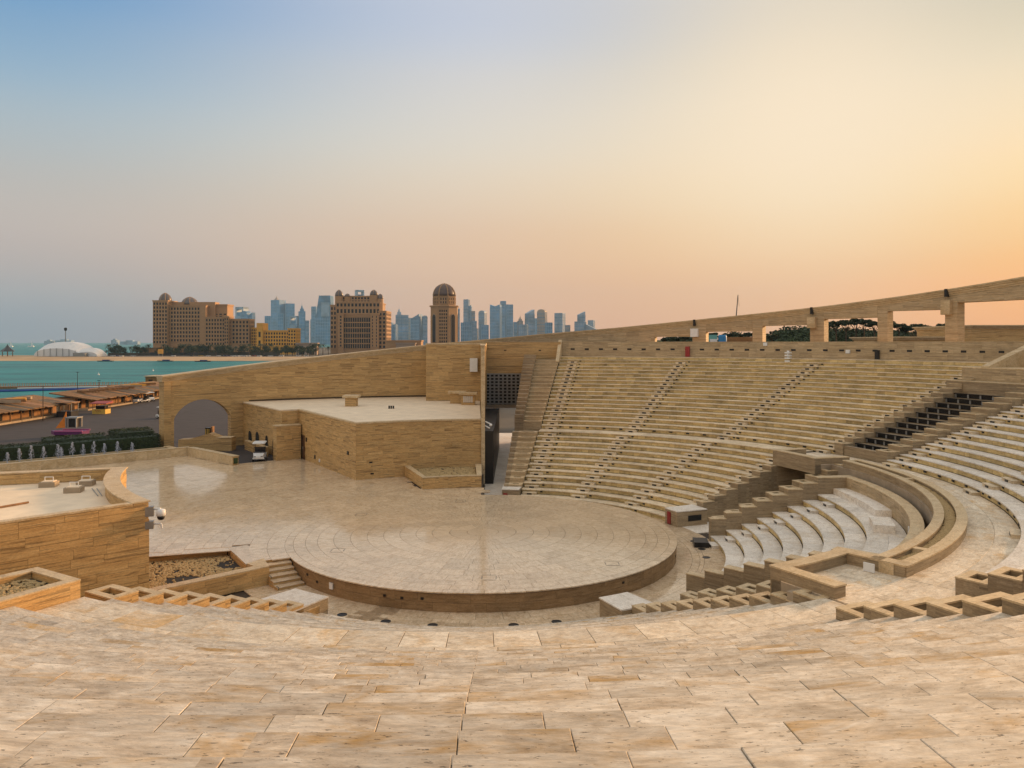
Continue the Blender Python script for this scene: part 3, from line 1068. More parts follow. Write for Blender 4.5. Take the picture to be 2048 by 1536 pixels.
for a, r in ((176, 9.6), (-118, 9.3), (134, 10.1), (-12, 9.8), (-60, 10)):
    m = MB()
    c = pol(r, a)
    for s_ in (-1, 1):
        m.obox((c[0] + s_ * 0.36, c[1]), 0.03, 0.5, 0.001, 0.006, 0)
        m.obox((c[0], c[1] + s_ * 0.42), 0.74, 0.03, 0.001, 0.006, 0)
    m.build('hatch_frame', 'dark_metal', st)

# --- ring of floor between the stage and the seats
of = struct(MB().polar(RS - 0.5, 15.6, -160, 206, ZF - 0.4, ZF - 0.05, 100).build('orchestra_floor', 'joint'))
P = Pieces()
for q, (r0, r1) in enumerate(((RS - 0.2, 12.9), (12.915, 13.35), (13.365, 13.6), (13.615, 14.9))):
    n = int(2 * math.pi * r1 / 1.3)
    for j in range(n):
        a = -160 + 366 / n * (j + 0.4 * (q % 2))
        P.polar(('o', q), r0, r1, 366 / n - math.degrees(0.014 / r1), ZF - 0.06, ZF, a, n=2, name='floor_slab', mat='deck_stone')
P.flush(of, 300, 'floor_slabs')
LAMPS = ('leftmost lamp, beside the stage stairs', 'second from the left, before the drum', 'third from the left, before the drum', 'fourth from the left, before the drum', 'fifth from the left, before the drum', 'sixth from the left, before the drum', 'nearest of the three below the island seats', 'middle of the three below the island seats', 'farthest of the three below the island seats')
for a, w_ in zip((-139, -153, -163, -172.5, 172, 163.5, 100, 92, 84), LAMPS):
    m = MB()
    m.lathe(pol(13.75, a), [(0.24, 0), (0.24, 0.015), (0.19, 0.02), (0.19, 0.012)], 16, z0=ZF + 0.001)
    tag(m.build('floor_uplight', 'dark_metal'), 'round dark floor lamp in the paving ring, ' + w_, 'floor lamp', 'floor lamps around the stage')
o = MB().obox(pol(13.9, 88), 0.9, 1.3, ZF + 0.001, ZF + 0.32, R(-8)).build('speaker_box', 'dark_metal')
tag(o, 'black box lying on the paving at the foot of the island seats', 'speaker')

# --- forecourt: polished paving left of the stage
fcr = struct(MB().polar(RS + 0.0, 14.45, -116.9, -2, -1.2, -0.06, 60).polar(14.45, 52, -104.7, -2, -1.2, -0.06, 60).build('forecourt_paving', 'joint'))
P = Pieces()
r0 = RS + 0.045
q = 0


def in_court(r, a):
    if r < 20.6:
        return (-117 if r < 14.5 else -104.7) < a < -20.6 or (r < 15.3 and -30 < a < -2.2)
    if -105.5 < a < -32.5:
        return r < 46.2 + (-44.5 - a) * 0.155 and not (a > -44.5 and r > 37.2)
    return False


while r0 < 50:
    w = 0.62 if q % 4 == 3 else 1.0
    r1 = r0 + w
    n = int(2 * math.pi * r1 / (1.5 if r0 > 22 else 1.25))
    for j in range(n):
        a = -360 / n * (j + 0.43 * (q % 3))
        if in_court((r0 + r1) / 2, a):
            P.polar(('f', q), r0, r1 - 0.015, 360 / n - math.degrees(0.015 / r1), -0.06, 0.0, a, n=2, name='paving_slab', mat='deck_stone')
    r0 = r1
    q += 1
P.flush(fcr, 300, 'paving_slabs')
# border strips where the ring paving is cut off against the walls
m = MB()
m.polar(20.3, 21.89, -33.6, -2.6, -0.055, -0.006, 12)
m.polar(20.3, 38.0, -34.4, -32.42, -0.055, -0.008, 3)
m.polar(35.6, 36.88, -37.4, -32.5, -0.055, -0.010, 3)
m.polar(14.3, 15.28, -32, -2.6, -0.055, -0.012, 12)
m.polar(14.46, 21.5, -106.9, -103.6, -0.055, -0.014, 3)
m.hexa([(-50.7, 66.5), (-34.25, 82.3), (-33.3, 81.2), (-49.7, 65.3)], -0.055, -0.009)
m.hexa([(-34.3, 82.3), (-27.3, 75.9), (-28.4, 74.9), (-35.2, 81.3)], -0.055, -0.011)
m.build('border_strip', 'deck_stone', fcr)

# --- stairs from the orchestra floor up to the forecourt, left of the drum
sts = thing('stage_stairs', pol(13.2, -125, ZF), 'short flight of stone steps up to the stage at its left', 'stairs')
for i in range(6):
    z1 = ZF + (i + 1) * (-ZF) / 6
    a1 = -130 + i * 2.3
    m = MB()
    m.polar(RS + 0.05, 13.55, a1, -116.9, z1 - (-ZF) / 6 + 0.002, z1 - 0.035, 3)
    m.build('step', 'wall_stone', sts)
    MB().polar(RS + 0.05, 13.55, a1 - 0.12, -116.9, z1 - 0.035, z1 - 0.002, 3).build('tread', 'deck_stone', sts)
for i in range(0, 5, 2):
    step_light(sts, 13.5, -129.5 + i * 2.3, ZF + 0.12 + i * 0.16)

# ------------------------------------------------------------------ enclosing wall that climbs from the arch on the left to the colonnade on the right
ZT = [(-50, 7.9), (-44, 8.35), (-30, 9.75), (-10, 11.65), (6, 13.0), (17, 13.8), (30, 14.85), (44, 15.87), (55, 16.75), (66.6, 17.75), (82, 19.0)]


def ztop(a):
    return float(np.interp(a, [q[0] for q in ZT], [q[1] for q in ZT]))


RW = 51.6
A_END = azx(329, RW)[0]
A_ARC0, A_ARC1 = azx(348, RW)[0], azx(462, RW)[0]
A_SOL = azx(1297, RW)[0]
arch_mid, arch_half = (A_ARC0 + A_ARC1) / 2, (A_ARC1 - A_ARC0) / 2


def arch_z(a):
    """underside of the arched opening"""
    u = (a - arch_mid) / arch_half
    return -1 if abs(u) >= 1 else 3.45 + 2.05 - 3.55 + math.sqrt(3.55 ** 2 - (u * 3.2) ** 2)


def cornice(parent, r_in, a0, a1, zf, n, lip=1.0):
    """three stepped mouldings under a capping slab"""
    for k, (o, h0, h1) in enumerate(((0.06, -0.62, -0.45), (0.16, -0.45, -0.25), (0.27, -0.25, -0.10), (0.36, -0.10, 0.04))):
        MB().polar(r_in - o * lip, r_in + 1.2 + o * lip, a0, a1, lambda a, h=h0: zf(a) + h, lambda a, h=h1: zf(a) + h - 0.004, n).build('cornice', 'coping_stone', parent)


aw = thing('arched_wall', pol(RW, arch_mid, -0.5), 'high stone wall with a wide arched gateway and a sloping cornice, far left', 'wall')
N = 60
for a0, a1, n in ((A_END, A_ARC0, 2), (A_ARC1, -9.9, 24)):
    MB().polar(RW, RW + 1.2, a0, a1, -0.9, lambda a: ztop(a) - 0.6, n).build('wall_core', 'wall_stone', aw)
MB().polar(RW, RW + 1.2, A_ARC0, A_ARC1, lambda a: max(3.45, arch_z(a)), lambda a: ztop(a) - 0.6, 40).build('arch_head', 'wall_stone', aw)
cornice(aw, RW, A_END - 0.35, -9.9, ztop, 30)
MB().polar(RW - 0.12, RW + 1.32, A_END - 0.1, A_END + 0.75, -0.9, lambda a: ztop(a) - 0.62, 1).build('corner_pier', 'wall_stone', aw)
MB().polar(RW - 0.03, RW, -35.0, -9.9, 5.05, 5.2, 20).build('string_course', 'joint', aw)
P = Pieces()
clad_arc(P, RW, A_END + 0.8, -9.9, -0.6, lambda a: ztop(a) - 0.63, course=0.5, ln=(1.2, 1.8), skip=lambda a, z: (A_ARC0 - 1.2 < a < A_ARC1 + 1.2 and z < 6.2) or (z < 5.2 and a > -34.9))
P.flush(aw, 300, 'wall_courses')

# projecting wall right of it, behind the flat roof
pw = thing('projecting_wall', (-6.5, 94, 4.5), 'tall blank stone wall standing forward behind the flat roof, left of the gate', 'wall')
MB().box(-10.25, -3.1, 93.2, 101.5, 4.4, 11.72).build('wall_core', 'wall_stone', pw)
MB().box(-10.30, -3.1, 93.12, 101.5, 11.72, 11.86).build('coping', 'coping_stone', pw)
P = Pieces()
clad_line(P, (-10.25, 93.2), (-3.1, 93.2), 5.0, 11.7, course=0.5, ln=(1.2, 1.8))
clad_line(P, (-10.25, 101.5), (-10.25, 93.2), 5.0, 11.7, course=0.5, ln=(1.2, 1.8))
P.flush(pw, 300, 'wall_courses')
m = MB().box(-5.0, -4.1, 92.4, 93.1, 8.5, 10.1)
tag(m.build('wall_box', 'white_paint'), 'pale grey box fixed high on the wall beside the gate pilaster', 'wall box')

# thin radial wall that edges the gate
gp = thing('gate_pilaster', pol(34, -2.2, -0.9), 'tall thin stone wall seen end on, left edge of the gate', 'wall')
for z in np.arange(-0.95, 11.6, 0.47):
    m = MB()
    z1 = min(z + 0.456, 11.62)
    m.polar(21.7, 21.95, -2.55, -1.65, z, z1, 1)
    m.build('end_stone', 'coping_stone', gp)
MB().polar(21.96, 47.4, -2.5, -1.75, -0.95, 11.62, 6).build('wall_core', 'wall_stone', gp)
MB().polar(21.66, 47.4, -2.6, -1.6, 11.63, 11.75, 6).build('coping', 'coping_stone', gp)
# gate: lattice, bridge and parapet
gt = thing('gate', pol(46.9, 1, -0.9), 'tall gate opening closed above by a dark lattice screen', 'gate')
MB().polar(47.4, 48.3, -1.74, 9.5, 9.95, 12.0, 6).build('parapet_band', 'wall_stone', gt)
MB().polar(47.36, 48.34, -1.74, 9.5, 12.0, 12.06, 6).build('coping', 'coping_stone', gt)
MB().polar(47.0, 47.39, -1.74, 5.9, 8.15, 9.93, 4).build('lintel', 'wall_stone', gt)
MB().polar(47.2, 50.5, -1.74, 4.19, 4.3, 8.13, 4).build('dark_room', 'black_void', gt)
m = MB()
for a in np.linspace(-1.7, 4.1, 10):
    m.polar(46.95, 47.1, a - 0.13, a + 0.13, 4.3, 8.14, 1)
for z in np.linspace(4.35, 8.0, 10):
    m.polar(46.90, 47.06, -1.74, 4.19, z, z + 0.16, 3)
m.build('lattice', 'grey_metal', gt)
MB().polar(46.9, 51.4, -1.74, 4.19, 3.9, 4.29, 3).build('bridge_slab', 'core', gt)
MB().polar(22.0, 46.5, -1.74, 0.35, -0.95, 3.88, 6).build('shade_jamb', 'dark_metal', gt)  # passage shade put in as a near-black slab along the left wall
for a in (1.2, 6.4):
    step_light(gt, 47.38, a, 11.0)
g2 = MB().polar(15.3, 62, -1.7, 4.15, -1.3, ZF + 0.004, 20).build('gate_passage_floor', 'tread_stone')
struct(g2)
MB().polar(28.0, 28.06, -1.4, -0.6, 1.3, 1.55, 1).build('exit_sign', 'green_lamp', gt)

# parapet with lamps round the back of the upper seats
pt = thing('top_parapet', pol(48.3, 40, 10.2), 'low stone wall dotted with small dark lamps along the top of the far seats', 'wall')
MB().polar(48.2, 48.9, 9.6, 72.5, 9.9, 12.0, 40).build('wall_core', 'wall_pale', pt)
MB().polar(48.15, 48.95, 9.6, 72.5, 12.0, 12.06, 40).build('coping', 'coping_stone', pt)
P = Pieces()
clad_arc(P, 48.2, 9.7, 72.5, 10.28, 11.99, course=0.57, ln=(1.4, 2.0), mat='wall_pale')
P.flush(pt, 300, 'wall_courses')
for a in np.arange(11.2, 71, 2.08):
    step_light(pt, 48.17, a, 11.15).scale = (1.7, 1.0, 1.7)
q = [pol(44.6, 9.1), pol(48.2, 9.1), pol(48.2, 9.6), pol(44.6, 9.6)]
MB().hexa(q, 9.6, [9.75, 12.3, 12.3, 9.75]).build('sloped_fin', 'coping_stone', pt)
for px, nm, mt, w, h, z in ((1375, 'fire_cabinet', 'red_paint', 0.5, 1.2, 10.3), (1754, 'fire_cabinet', 'dark_metal', 0.4, 0.9, 10.3)):
    a = azx(px, 48.0)[0]
    c = pol(48.05, a)
    o = MB().obox(c, w, 0.25, z, z + h, R(-a)).build('fire_cabinet', mt)
    tag(o, 'dark red fire cabinet against the top parapet' if mt == 'red_paint' else 'small dark bin against the top parapet below the colonnade', 'cabinet' if mt == 'red_paint' else 'bin')
for px, z, mt, lab in ((1695, 10.85, 'white_paint', 'round white lamp on the top parapet'), (1530, 11.6, 'white_paint', 'small pale box on the rim of the top parapet')):
    a = azx(px, 48.0)[0]
    tag(MB().obox(pol(48.1, a), 0.42, 0.2, z, z + 0.36, R(-a)).build('wall_lamp', mt), lab, 'lamp')
a = azx(1577, 47)[0]
m = MB()
for k in range(4):
    m.obox(pol(46.9, a), 0.55, 0.55, 9.9 + 0.3 * k, 10.05 + 0.3 * k, R(-a))
m.obox(pol(46.9, a), 0.2, 0.2, 9.88, 11.1, R(-a))
tag(m.build('stacked_lamp', 'white_paint'), 'white stacked louvre lamp standing on the top row', 'lamp')

# head wall and balcony at the top of the stairwell, right edge
hw = thing('balcony', pol(45, 76, 8.5), 'stone balcony with a sloping side wall at the top of the dark stairwell', 'balcony')
MB().polar(42.2, 47.4, 68.45, 84.5, 7.4, 9.85, 10).build('front_wall', 'wall_pale', hw)
MB().polar(42.15, 47.4, 68.4, 84.5, 9.85, 9.95, 10).build('coping', 'coping_stone', hw)
P = Pieces()
clad_arc(P, 42.2, 68.5, 84.5, 7.4, 9.84, course=0.5, ln=(1.2, 1.6), mat='wall_pale')
P.flush(hw, 120, 'wall_courses')
MB().polar(46.6, 47.3, 71.6, 86, 9.95, 11.55, 8).build('back_wall', 'wall_pale', hw)
MB().polar(46.5, 48.2, 71.6, 86, 11.55, 11.62, 8).build('back_coping', 'coping_stone', hw)
q = [pol(42.4, 70.6), pol(48.2, 70.6), pol(48.2, 71.5), pol(42.4, 71.5)]
MB().hexa(q, 9.94, [10.05, 12.1, 12.1, 10.05]).build('sloped_fin', 'coping_stone', hw)
step_light(hw, 46.55, 78.2, 10.75)

# colonnade
cl = thing('colonnade', pol(RW, 45, 10.2), 'open stone colonnade under a rising sloped beam, behind the top of the far seats', 'colonnade')
OPEN = [(1310, 1385, 674, 671), (1412, 1505, 664, 661), (1525, 1620, 652, 649), (1648, 1755, 638, 635), (1775, 1890, 622, 619), (1915, 2075, 605, 597), (2105, 2300, 580, 566)]
MB().polar(RW, RW + 1.2, -1.7, 4.1, 4.3, lambda a: ztop(a) - 0.6, 6).build('wall_over_gate', 'wall_pale', cl)
MB().polar(RW, RW + 1.2, -9.9, -1.75, -0.9, lambda a: ztop(a) - 0.6, 8).build('wall', 'wall_pale', cl)
MB().polar(RW, RW + 1.2, 4.12, azx(1310, RW)[0], -0.9, lambda a: ztop(a) - 0.6, 14).build('wall', 'wall_pale', cl)
P = Pieces()
clad_arc(P, RW, -2, azx(1308, RW)[0], 11.2, lambda a: ztop(a) - 0.63, course=0.5, ln=(1.3, 1.9), mat='wall_pale')
for k, (x0, x1, y0, y1) in enumerate(OPEN):
    a0, Y0 = azx(x0, RW)
    a1, Y1 = azx(x1, RW)
    z0, z1 = 12 + (684.5 - y0) / 1560 * Y0, 12 + (684.5 - y1) / 1560 * Y1
    zf = lambda a, a0=a0, a1=a1, z0=z0, z1=z1: z0 + (z1 - z0) * (a - a0) / (a1 - a0)
    MB().polar(RW, RW + 1.2, a0 - 0.004, a1 + 0.004, zf, lambda a: ztop(a) - 0.6, 6).build('beam', 'wall_pale', cl)
    clad_arc(P, RW, a0, a1, min(z0, z1) + 0.02, lambda a: ztop(a) - 0.63, course=0.55, ln=(1.4, 2.0), mat='wall_pale')
    if k + 1 < len(OPEN):
        b = azx(OPEN[k + 1][0], RW)[0]
        MB().polar(RW, RW + 1.2, a1 + 0.004, b - 0.004, 10.0, lambda a: ztop(a) - 0.6, 2).build('column', 'wall_pale', cl)
        if k in (0, 2, 4):
            c = pol(RW - 0.2, a1 + 0.35)
            zz = ztop(a1)
            MB().obox(c, 0.9, 0.7, zz - 2.0 - 0.1 * k, zz - 1.0, R(-a1)).build('corbel_lamp', 'coping_stone' if k else 'white_paint', cl)
            MB().polar(RW - 0.45, RW + 0.4, a1 + 0.2, a1 + 0.5, zz - 0.66, zz + 0.10, 1).build('joint_strap', 'dark_metal', cl)
P.flush(cl, 300, 'beam_courses')
cornice(cl, RW, -9.9, azx(2300, RW)[0], ztop, 60)

# ------------------------------------------------------------------ stage building on the right of the forecourt
sb = thing('stage_building', pol(34, -18, 0), 'low flat-roofed stone building behind the stage, with a dark side door', 'building')
ZR = 5.0
bl = -32.4
MB().polar(21.9, 38.0, bl, -2.6, -0.9, ZR - 0.14, 24).build('wall_core', 'wall_stone', sb)
MB().polar(38.0, RW, -35.1, -2.6, -0.9, ZR - 0.14, 24).build('rear_core', 'wall_stone', sb)
# side annex line runs outwards
P = Pieces()
clad_arc(P, 21.9, bl, -2.6, 0.0, ZR - 0.12, course=0.42, ln=(1.1, 1.6))


def rad(r, a):
    return pol(r, a)


door = lambda s_, z: 0.55 < (s_) < 1.95 and z < 2.5
clad_line(P, rad(38.0, bl), rad(21.87, bl), 0.0, ZR - 0.12, course=0.42, ln=(1.1, 1.6), skip=door)
clad_line(P, rad(RW, -35.1), rad(38.0, -35.1), 0.0, ZR - 0.12, course=0.45, ln=(1.3, 1.7))
clad_arc(P, 38.0, -35.1, bl, 0.0, ZR - 0.12, course=0.42, ln=(0.9, 1.2))
P.flush(sb, 300, 'wall_courses')
MB().polar(21.8, 38.3, bl - 0.12, -2.6, ZR - 0.13, ZR, 24).build('coping', 'coping_stone', sb)
MB().polar(38.3, RW - 0.03, -35.2, -2.6, ZR - 0.13, ZR, 24).build('roof_slab', 'roof_screed', sb)
MB().polar(22.3, 38.3, bl + 0.5, -2.7, ZR, ZR + 0.006, 24).build('roof_slab', 'roof_screed', sb)
d0, d1 = rad(37.45, bl - 0.02), rad(36.05, bl - 0.02)
ux, uy = (d1[0] - d0[0]) / 1.4, (d1[1] - d0[1]) / 1.4
nx, ny = uy, -ux
dr = MB()
rot = math.atan2(uy, ux)
cm = ((d0[0] + d1[0]) / 2 + nx * 0.02, (d0[1] + d1[1]) / 2 + ny * 0.02)
dr = dr.obox(cm, 1.4, 0.05, 0.01, 2.45, rot).build('door', 'door_wood', sb)
MB().obox((cm[0] + nx * 0.035, cm[1] + ny * 0.035), 0.05, 0.03, 0.05, 2.4, rot).build('door_leaf_gap', 'black_void', dr)
MB().obox((cm[0] + nx * 0.05 + ux * 0.2, cm[1] + ny * 0.05 + uy * 0.2), 0.05, 0.06, 1.0, 1.3, rot).build('handle', 'grey_metal', dr)
for s_, z, w, h, mt in ((2.5, 1.9, 0.3, 0.4, 'dark_metal'), (5.2, 0.5, 0.25, 0.35, 'dark_metal'), (6.6, 0.35, 0.22, 0.3, 'white_paint'), (14.3, 2.0, 0.35, 0.3, 'dark_metal')):
    p = rad(38.0 - s_, bl)
    MB().obox((p[0] + nx * 0.06, p[1] + ny * 0.06), w, 0.08, z, z + h, rot).build('wall_fitting', mt, sb)
for a, z in ((-28.9, 1.45), (-28.6, 0.45)):
    step_light(sb, 21.84, a, z)
# arched niches along the inner lane wall
p0 = rad(RW, -35.1)
for s_, w, z0, h in ((2.6, 1.5, 0.55, 1.3), (5.3, 1.5, 0.2, 1.8), (8.6, 0.9, 0.3, 1.6), (11.2, 1.3, 0.2, 1.7)):
    c = rad(RW - s_, -35.1)
    ca, sa = math.cos(rot), math.sin(rot)
    q = []
    for k in range(9):
        th = math.pi * k / 8
        q.append((w / 2 * math.cos(th), h - w / 2 + w / 2 * math.sin(th)))
    q += [(-w / 2, 0), (w / 2, 0)]
    vs, n = [], len(q)
    for off in (0.045, 0.06):
        vs += [(c[0] + ca * u + nx * off, c[1] + sa * u + ny * off, z0 + v) for u, v in q]
    m = MB().add(vs, [tuple(range(n)), tuple(range(2 * n - 1, n - 1, -1))] + [(i, n + i, n + (i + 1) % n, (i + 1) % n) for i in range(n)])
    m.build('arched_niche', 'black_void', sb)
bt = thing('buttress', pol(38, -34.5, 0), 'short thick stone wall stub beside the dark door', 'wall')
MB().polar(36.9, 37.9, -36.6, bl - 0.25, -0.05, 3.45, 2).build('wall_core', 'wall_stone', bt)
MB().polar(36.85, 37.9, -36.7, bl - 0.25, 3.45, 3.55, 2).build('coping', 'coping_stone', bt)
P = Pieces()
clad_arc(P, 36.9, -36.6, bl - 0.3, 0.0, 3.44, course=0.42, ln=(0.8, 1.1))
P.flush(bt, 60)
ch = thing('roof_vent', (-17.6, 85.5, ZR), 'square stone roof vent with a wide cap, left on the flat roof', 'vent')
MB().box(-18.2, -17.0, 85.0, 86.1, ZR, ZR + 0.95).build('shaft', 'wall_stone', ch)
MB().box(-18.45, -16.75, 84.75, 86.35, ZR + 0.95, ZR + 1.2).build('cap', 'coping_stone', ch)
for (x, y, lab) in ((-4.9, 87.5, 'stone roof vent with a slatted grille beside the gate pilaster'), (-6.3, 89.5, 'smaller stone roof vent behind the grilled one, beside the blank wall')):
    v = thing('roof_vent', (x, y, ZR), lab, 'vent')
    MB().box(x - 0.75, x + 0.75, y - 0.6, y + 0.6, ZR, ZR + 1.15).build('shaft', 'wall_stone', v)
    MB().box(x - 1.0, x + 1.0, y - 0.85, y + 0.85, ZR + 1.15, ZR + 1.38).build('cap', 'coping_stone', v)
    if y < 88:
        for k in range(5):
            MB().box(x - 0.5 + k * 0.22, x - 0.39 + k * 0.22, y - 0.66, y - 0.6, ZR + 0.3, ZR + 1.0).build('grille_slat', 'white_paint', v)
for k in range(3):
    w_ = ('left', 'middle', 'right')[k]
    o = MB().box(-13.0 + 0.22 * k, -12.85 + 0.22 * k, 82.0, 82.2, ZR + 0.006, ZR + 0.32).build('roof_pipe', 'dark_metal')
    tag(o, '%s one of three short dark pipe stubs on the flat roof' % w_, 'pipe', 'pipe stubs on the flat roof')

# gravel planter at the foot of that building
gpn = thing('gravel_planter', pol(18, -12, 0), 'low curved stone planter with gravel at the foot of the stage building', 'planter')
for (r0, r1, a0, a1) in ((15.3, 15.75, -20.8, -2.6), (15.75, 21.85, -20.8, -19.6), (15.75, 21.6, -3.9, -2.6)):
    MB().polar(r0, r1 - 0.004, a0, a1, 0.0 if a0 != -3.9 else -0.9, 0.9, 8).build('planter_wall', 'wall_stone', gpn)
    MB().polar(r0 - 0.03, r1 - 0.004, a0 - 0.1, a1 + 0.1, 0.9, 0.96, 8).build('coping', 'coping_stone', gpn)
MB().polar(15.75, 21.86, -19.6, -3.9, 0.0, 0.62, 8).build('soil', 'soil', gpn)
gravel(gpn, [pol(random.uniform(15.9, 21.7), random.uniform(-19.4, -4.1), 0.64) for _ in range(2500)])
P = Pieces()
clad_arc(P, 15.3, -20.8, -2.6, 0.0, 0.89, course=0.44, ln=(0.8, 1.1))
P.flush(gpn, 80)

# ------------------------------------------------------------------ low block on the left with the sunk roof
lb = thing('left_block', pol(26, -122, 0), 'low stone block at the left with a sunk roof and a rounded parapet', 'building')
MB().polar(20.6, 42, -136.2, -105.6, ZF - 0.3, 4.35, 30).build('wall_core', 'wall_stone', lb)
MB().polar(20.6, 21.2, -136.2, -105.6, 4.35, 4.94, 30).build('curved_parapet', 'wall_stone', lb)
MB().polar(21.2, 42, -106.8, -105.6, 4.35, 4.94, 6).build('far_parapet', 'wall_stone', lb)
MB().polar(20.5, 21.28, -136.3, -105.5, 4.94, 5.0, 30).build('coping', 'coping_stone', lb)
MB().polar(21.28, 42, -106.9, -105.5, 4.94, 5.0, 6).build('coping', 'coping_stone', lb)
n0, n1 = rad(21.25, -136.2), rad(42, -136.2)
tx, ty = math.cos(R(-136.2)) * 0.36, -math.sin(R(-136.2)) * 0.36
MB().hexa([n0, n1, (n1[0] + tx, n1[1] + ty), (n0[0] + tx, n0[1] + ty)], 4.34, 4.9).build('near_parapet', 'wall_stone', lb)
MB().hexa([(n0[0] - tx * .1, n0[1] - ty * .1), (n1[0] - tx * .1, n1[1] - ty * .1), (n1[0] + tx * 1.05, n1[1] + ty * 1.05), (n0[0] + tx * 1.05, n0[1] + ty * 1.05)], 4.9, 4.98).build('near_coping', 'coping_stone', lb)
MB().polar(21.2, 42, -135.3, -106.8, 4.35, 4.36, 20).build('roof_slab', 'roof_screed', lb)
P = Pieces()
clad_line(P, rad(42, -136.2), rad(20.55, -136.2), -1.0, 4.88, course=0.40, ln=(1.3, 2.0), gap=0.006)
clad_arc(P, 20.6, -136.2, -105.6, 0.0, 4.92, course=0.42, ln=(0.8, 1.1))
clad_line(P, rad(42, -106.8), rad(21.25, -106.8), 4.37, 4.93, course=0.28, ln=(0.8, 1.1))
clad_line(P, rad(42, -105.6), rad(20.55, -105.6), 0.0, 4.92, course=0.42, ln=(0.8, 1.15)) if False else None
P.flush(lb, 300, 'wall_courses')


def roofpt(px, py, z=4.36):
    Y = (12 - z) * 1560 / (py - 684.5)
    return ((px - 1024) / 1560 * Y, Y)


for k, (px, py, lab) in enumerate(((98, 973, 'low skylight box far back left on the sunk roof'), (148, 984, 'low skylight box with a white wire guard, nearest on the sunk roof'), (172, 971, 'low skylight box nearest the rounded parapet on the sunk roof'))):
    c = roofpt(px, py)
    s_ = thing('skylight', (*c, 4.36), lab, 'skylight')
    MB().obox(c, 0.78, 0.7, 4.362, 4.62, 0.2).build('kerb', 'core', s_)
    MB().obox(c, 0.6, 0.52, 4.62, 4.66, 0.2).build('lid', 'roof_screed', s_)
    m = MB()
    for u in (-0.22, 0.22):
        m.tube((c[0] + u, c[1], 4.66), (c[0] + u, c[1], 4.86), 0.02)
    m.tube((c[0] - 0.22, c[1], 4.86), (c[0] + 0.22, c[1], 4.86), 0.02)
    m.build('guard', 'white_paint', s_)
c0, c1 = roofpt(-40, 1024), roofpt(57, 1007)
tag(MB().tube((*c0, 4.42), (*c1, 4.42), 0.05).build('roof_beam', 'wood'), 'long thin timber lying on the sunk roof', 'beam')
c0, c1 = roofpt(184, 978), roofpt(196, 993)
tag(MB().tube((*c0, 4.39), (*c1, 4.39), 0.02).tube((c0[0] + .25, c0[1], 4.39), (c1[0] + .2, c1[1], 4.39), 0.02).build('roof_frame', 'grey_metal'), 'thin metal frame lying on the sunk roof near the rounded parapet', 'frame')

# camera on the corner
c = pol(20.5, -136.0)
cc = thing('security_camera', (c[0], c[1], 4.2), 'white dome security camera on a bracket at the corner of the left block', 'security camera')
rx, ry = 0.62, -0.5
MB().obox((c[0] + 0.02, c[1] - 0.05), 0.36, 0.3, 4.3, 4.72, 0.3).build('junction_box', 'grey_metal', cc)
MB().obox((c[0] + 0.02, c[1] - 0.05), 0.36, 0.3, 3.75, 4.08, 0.3).build('junction_box', 'grey_metal', cc)
MB().tube((c[0] + 0.1, c[1], 4.6), (c[0] + 0.5, c[1] - 0.02, 4.62), 0.05).tube((c[0] + 0.1, c[1], 3.95), (c[0] + 0.52, c[1] - 0.02, 3.95), 0.045).tube((c[0] + 0.52, c[1] - 0.02, 3.95), (c[0] + 0.56, c[1] - 0.02, 3.75), 0.045).build('bracket', 'white_paint', cc)
MB().lathe((c[0] + 0.52, c[1] - 0.03), [(0.08, 0.36), (0.19, 0.32), (0.2, 0.08), (0.17, 0.06)], 14, z0=4.25).build('housing', 'white_paint', cc, smooth=True)
MB().lathe((c[0] + 0.52, c[1] - 0.03), [(0.04, -0.13), (0.12, -0.1), (0.16, -0.02), (0.165, 0.06)], 14, z0=4.25).build('dome', 'dark_metal', cc, smooth=True)
c = pol(22.0, -1.55)
c2 = thing('security_camera', (c[0], c[1], 4.3), 'small white camera on the edge of the gate, above the stage building corner', 'security camera')
MB().tube((c[0], c[1], 4.75), (c[0] + 0.45, c[1] - 0.2, 4.55), 0.06).tube((c[0], c[1], 4.35), (c[0] + 0.4, c[1] - 0.2, 4.15), 0.06).build('bracket', 'white_paint', c2)
MB().blob((c[0] + 0.5, c[1] - 0.2, 4.45), 0.14, 0.14, 0.14, jit=0, lat=6, lon=10).build('dome', 'white_paint', c2, smooth=True)

# sunk gravel bed in front of the left block
gb = thing('gravel_bed', (-16.5, 41.5, ZF), 'sunk bed of yellow gravel with dark patches, lower left by the stage stairs', 'planter')
bed = [(-20.6, 43.9), (-16.55, 45.5), (-15.4, 43.7), (-14.4, 42.2), (-17.6, 38.4), (-20.2, 36.6)]
MB().hexa(bed, -1.0, -0.42).build('soil', 'soil', gb)


def wall_seg(parent, a, b, t, z0, z1, mat='wall_stone', name='planter_wall', side=-1):
    L = math.hypot(b[0] - a[0], b[1] - a[1])
    n_ = ((b[1] - a[1]) / L * t * side * -1, -(b[0] - a[0]) / L * t * side * -1)
    return MB().hexa([a, b, (b[0] + n_[0], b[1] + n_[1]), (a[0] + n_[0], a[1] + n_[1])], z0, z1).build(name, mat, parent)


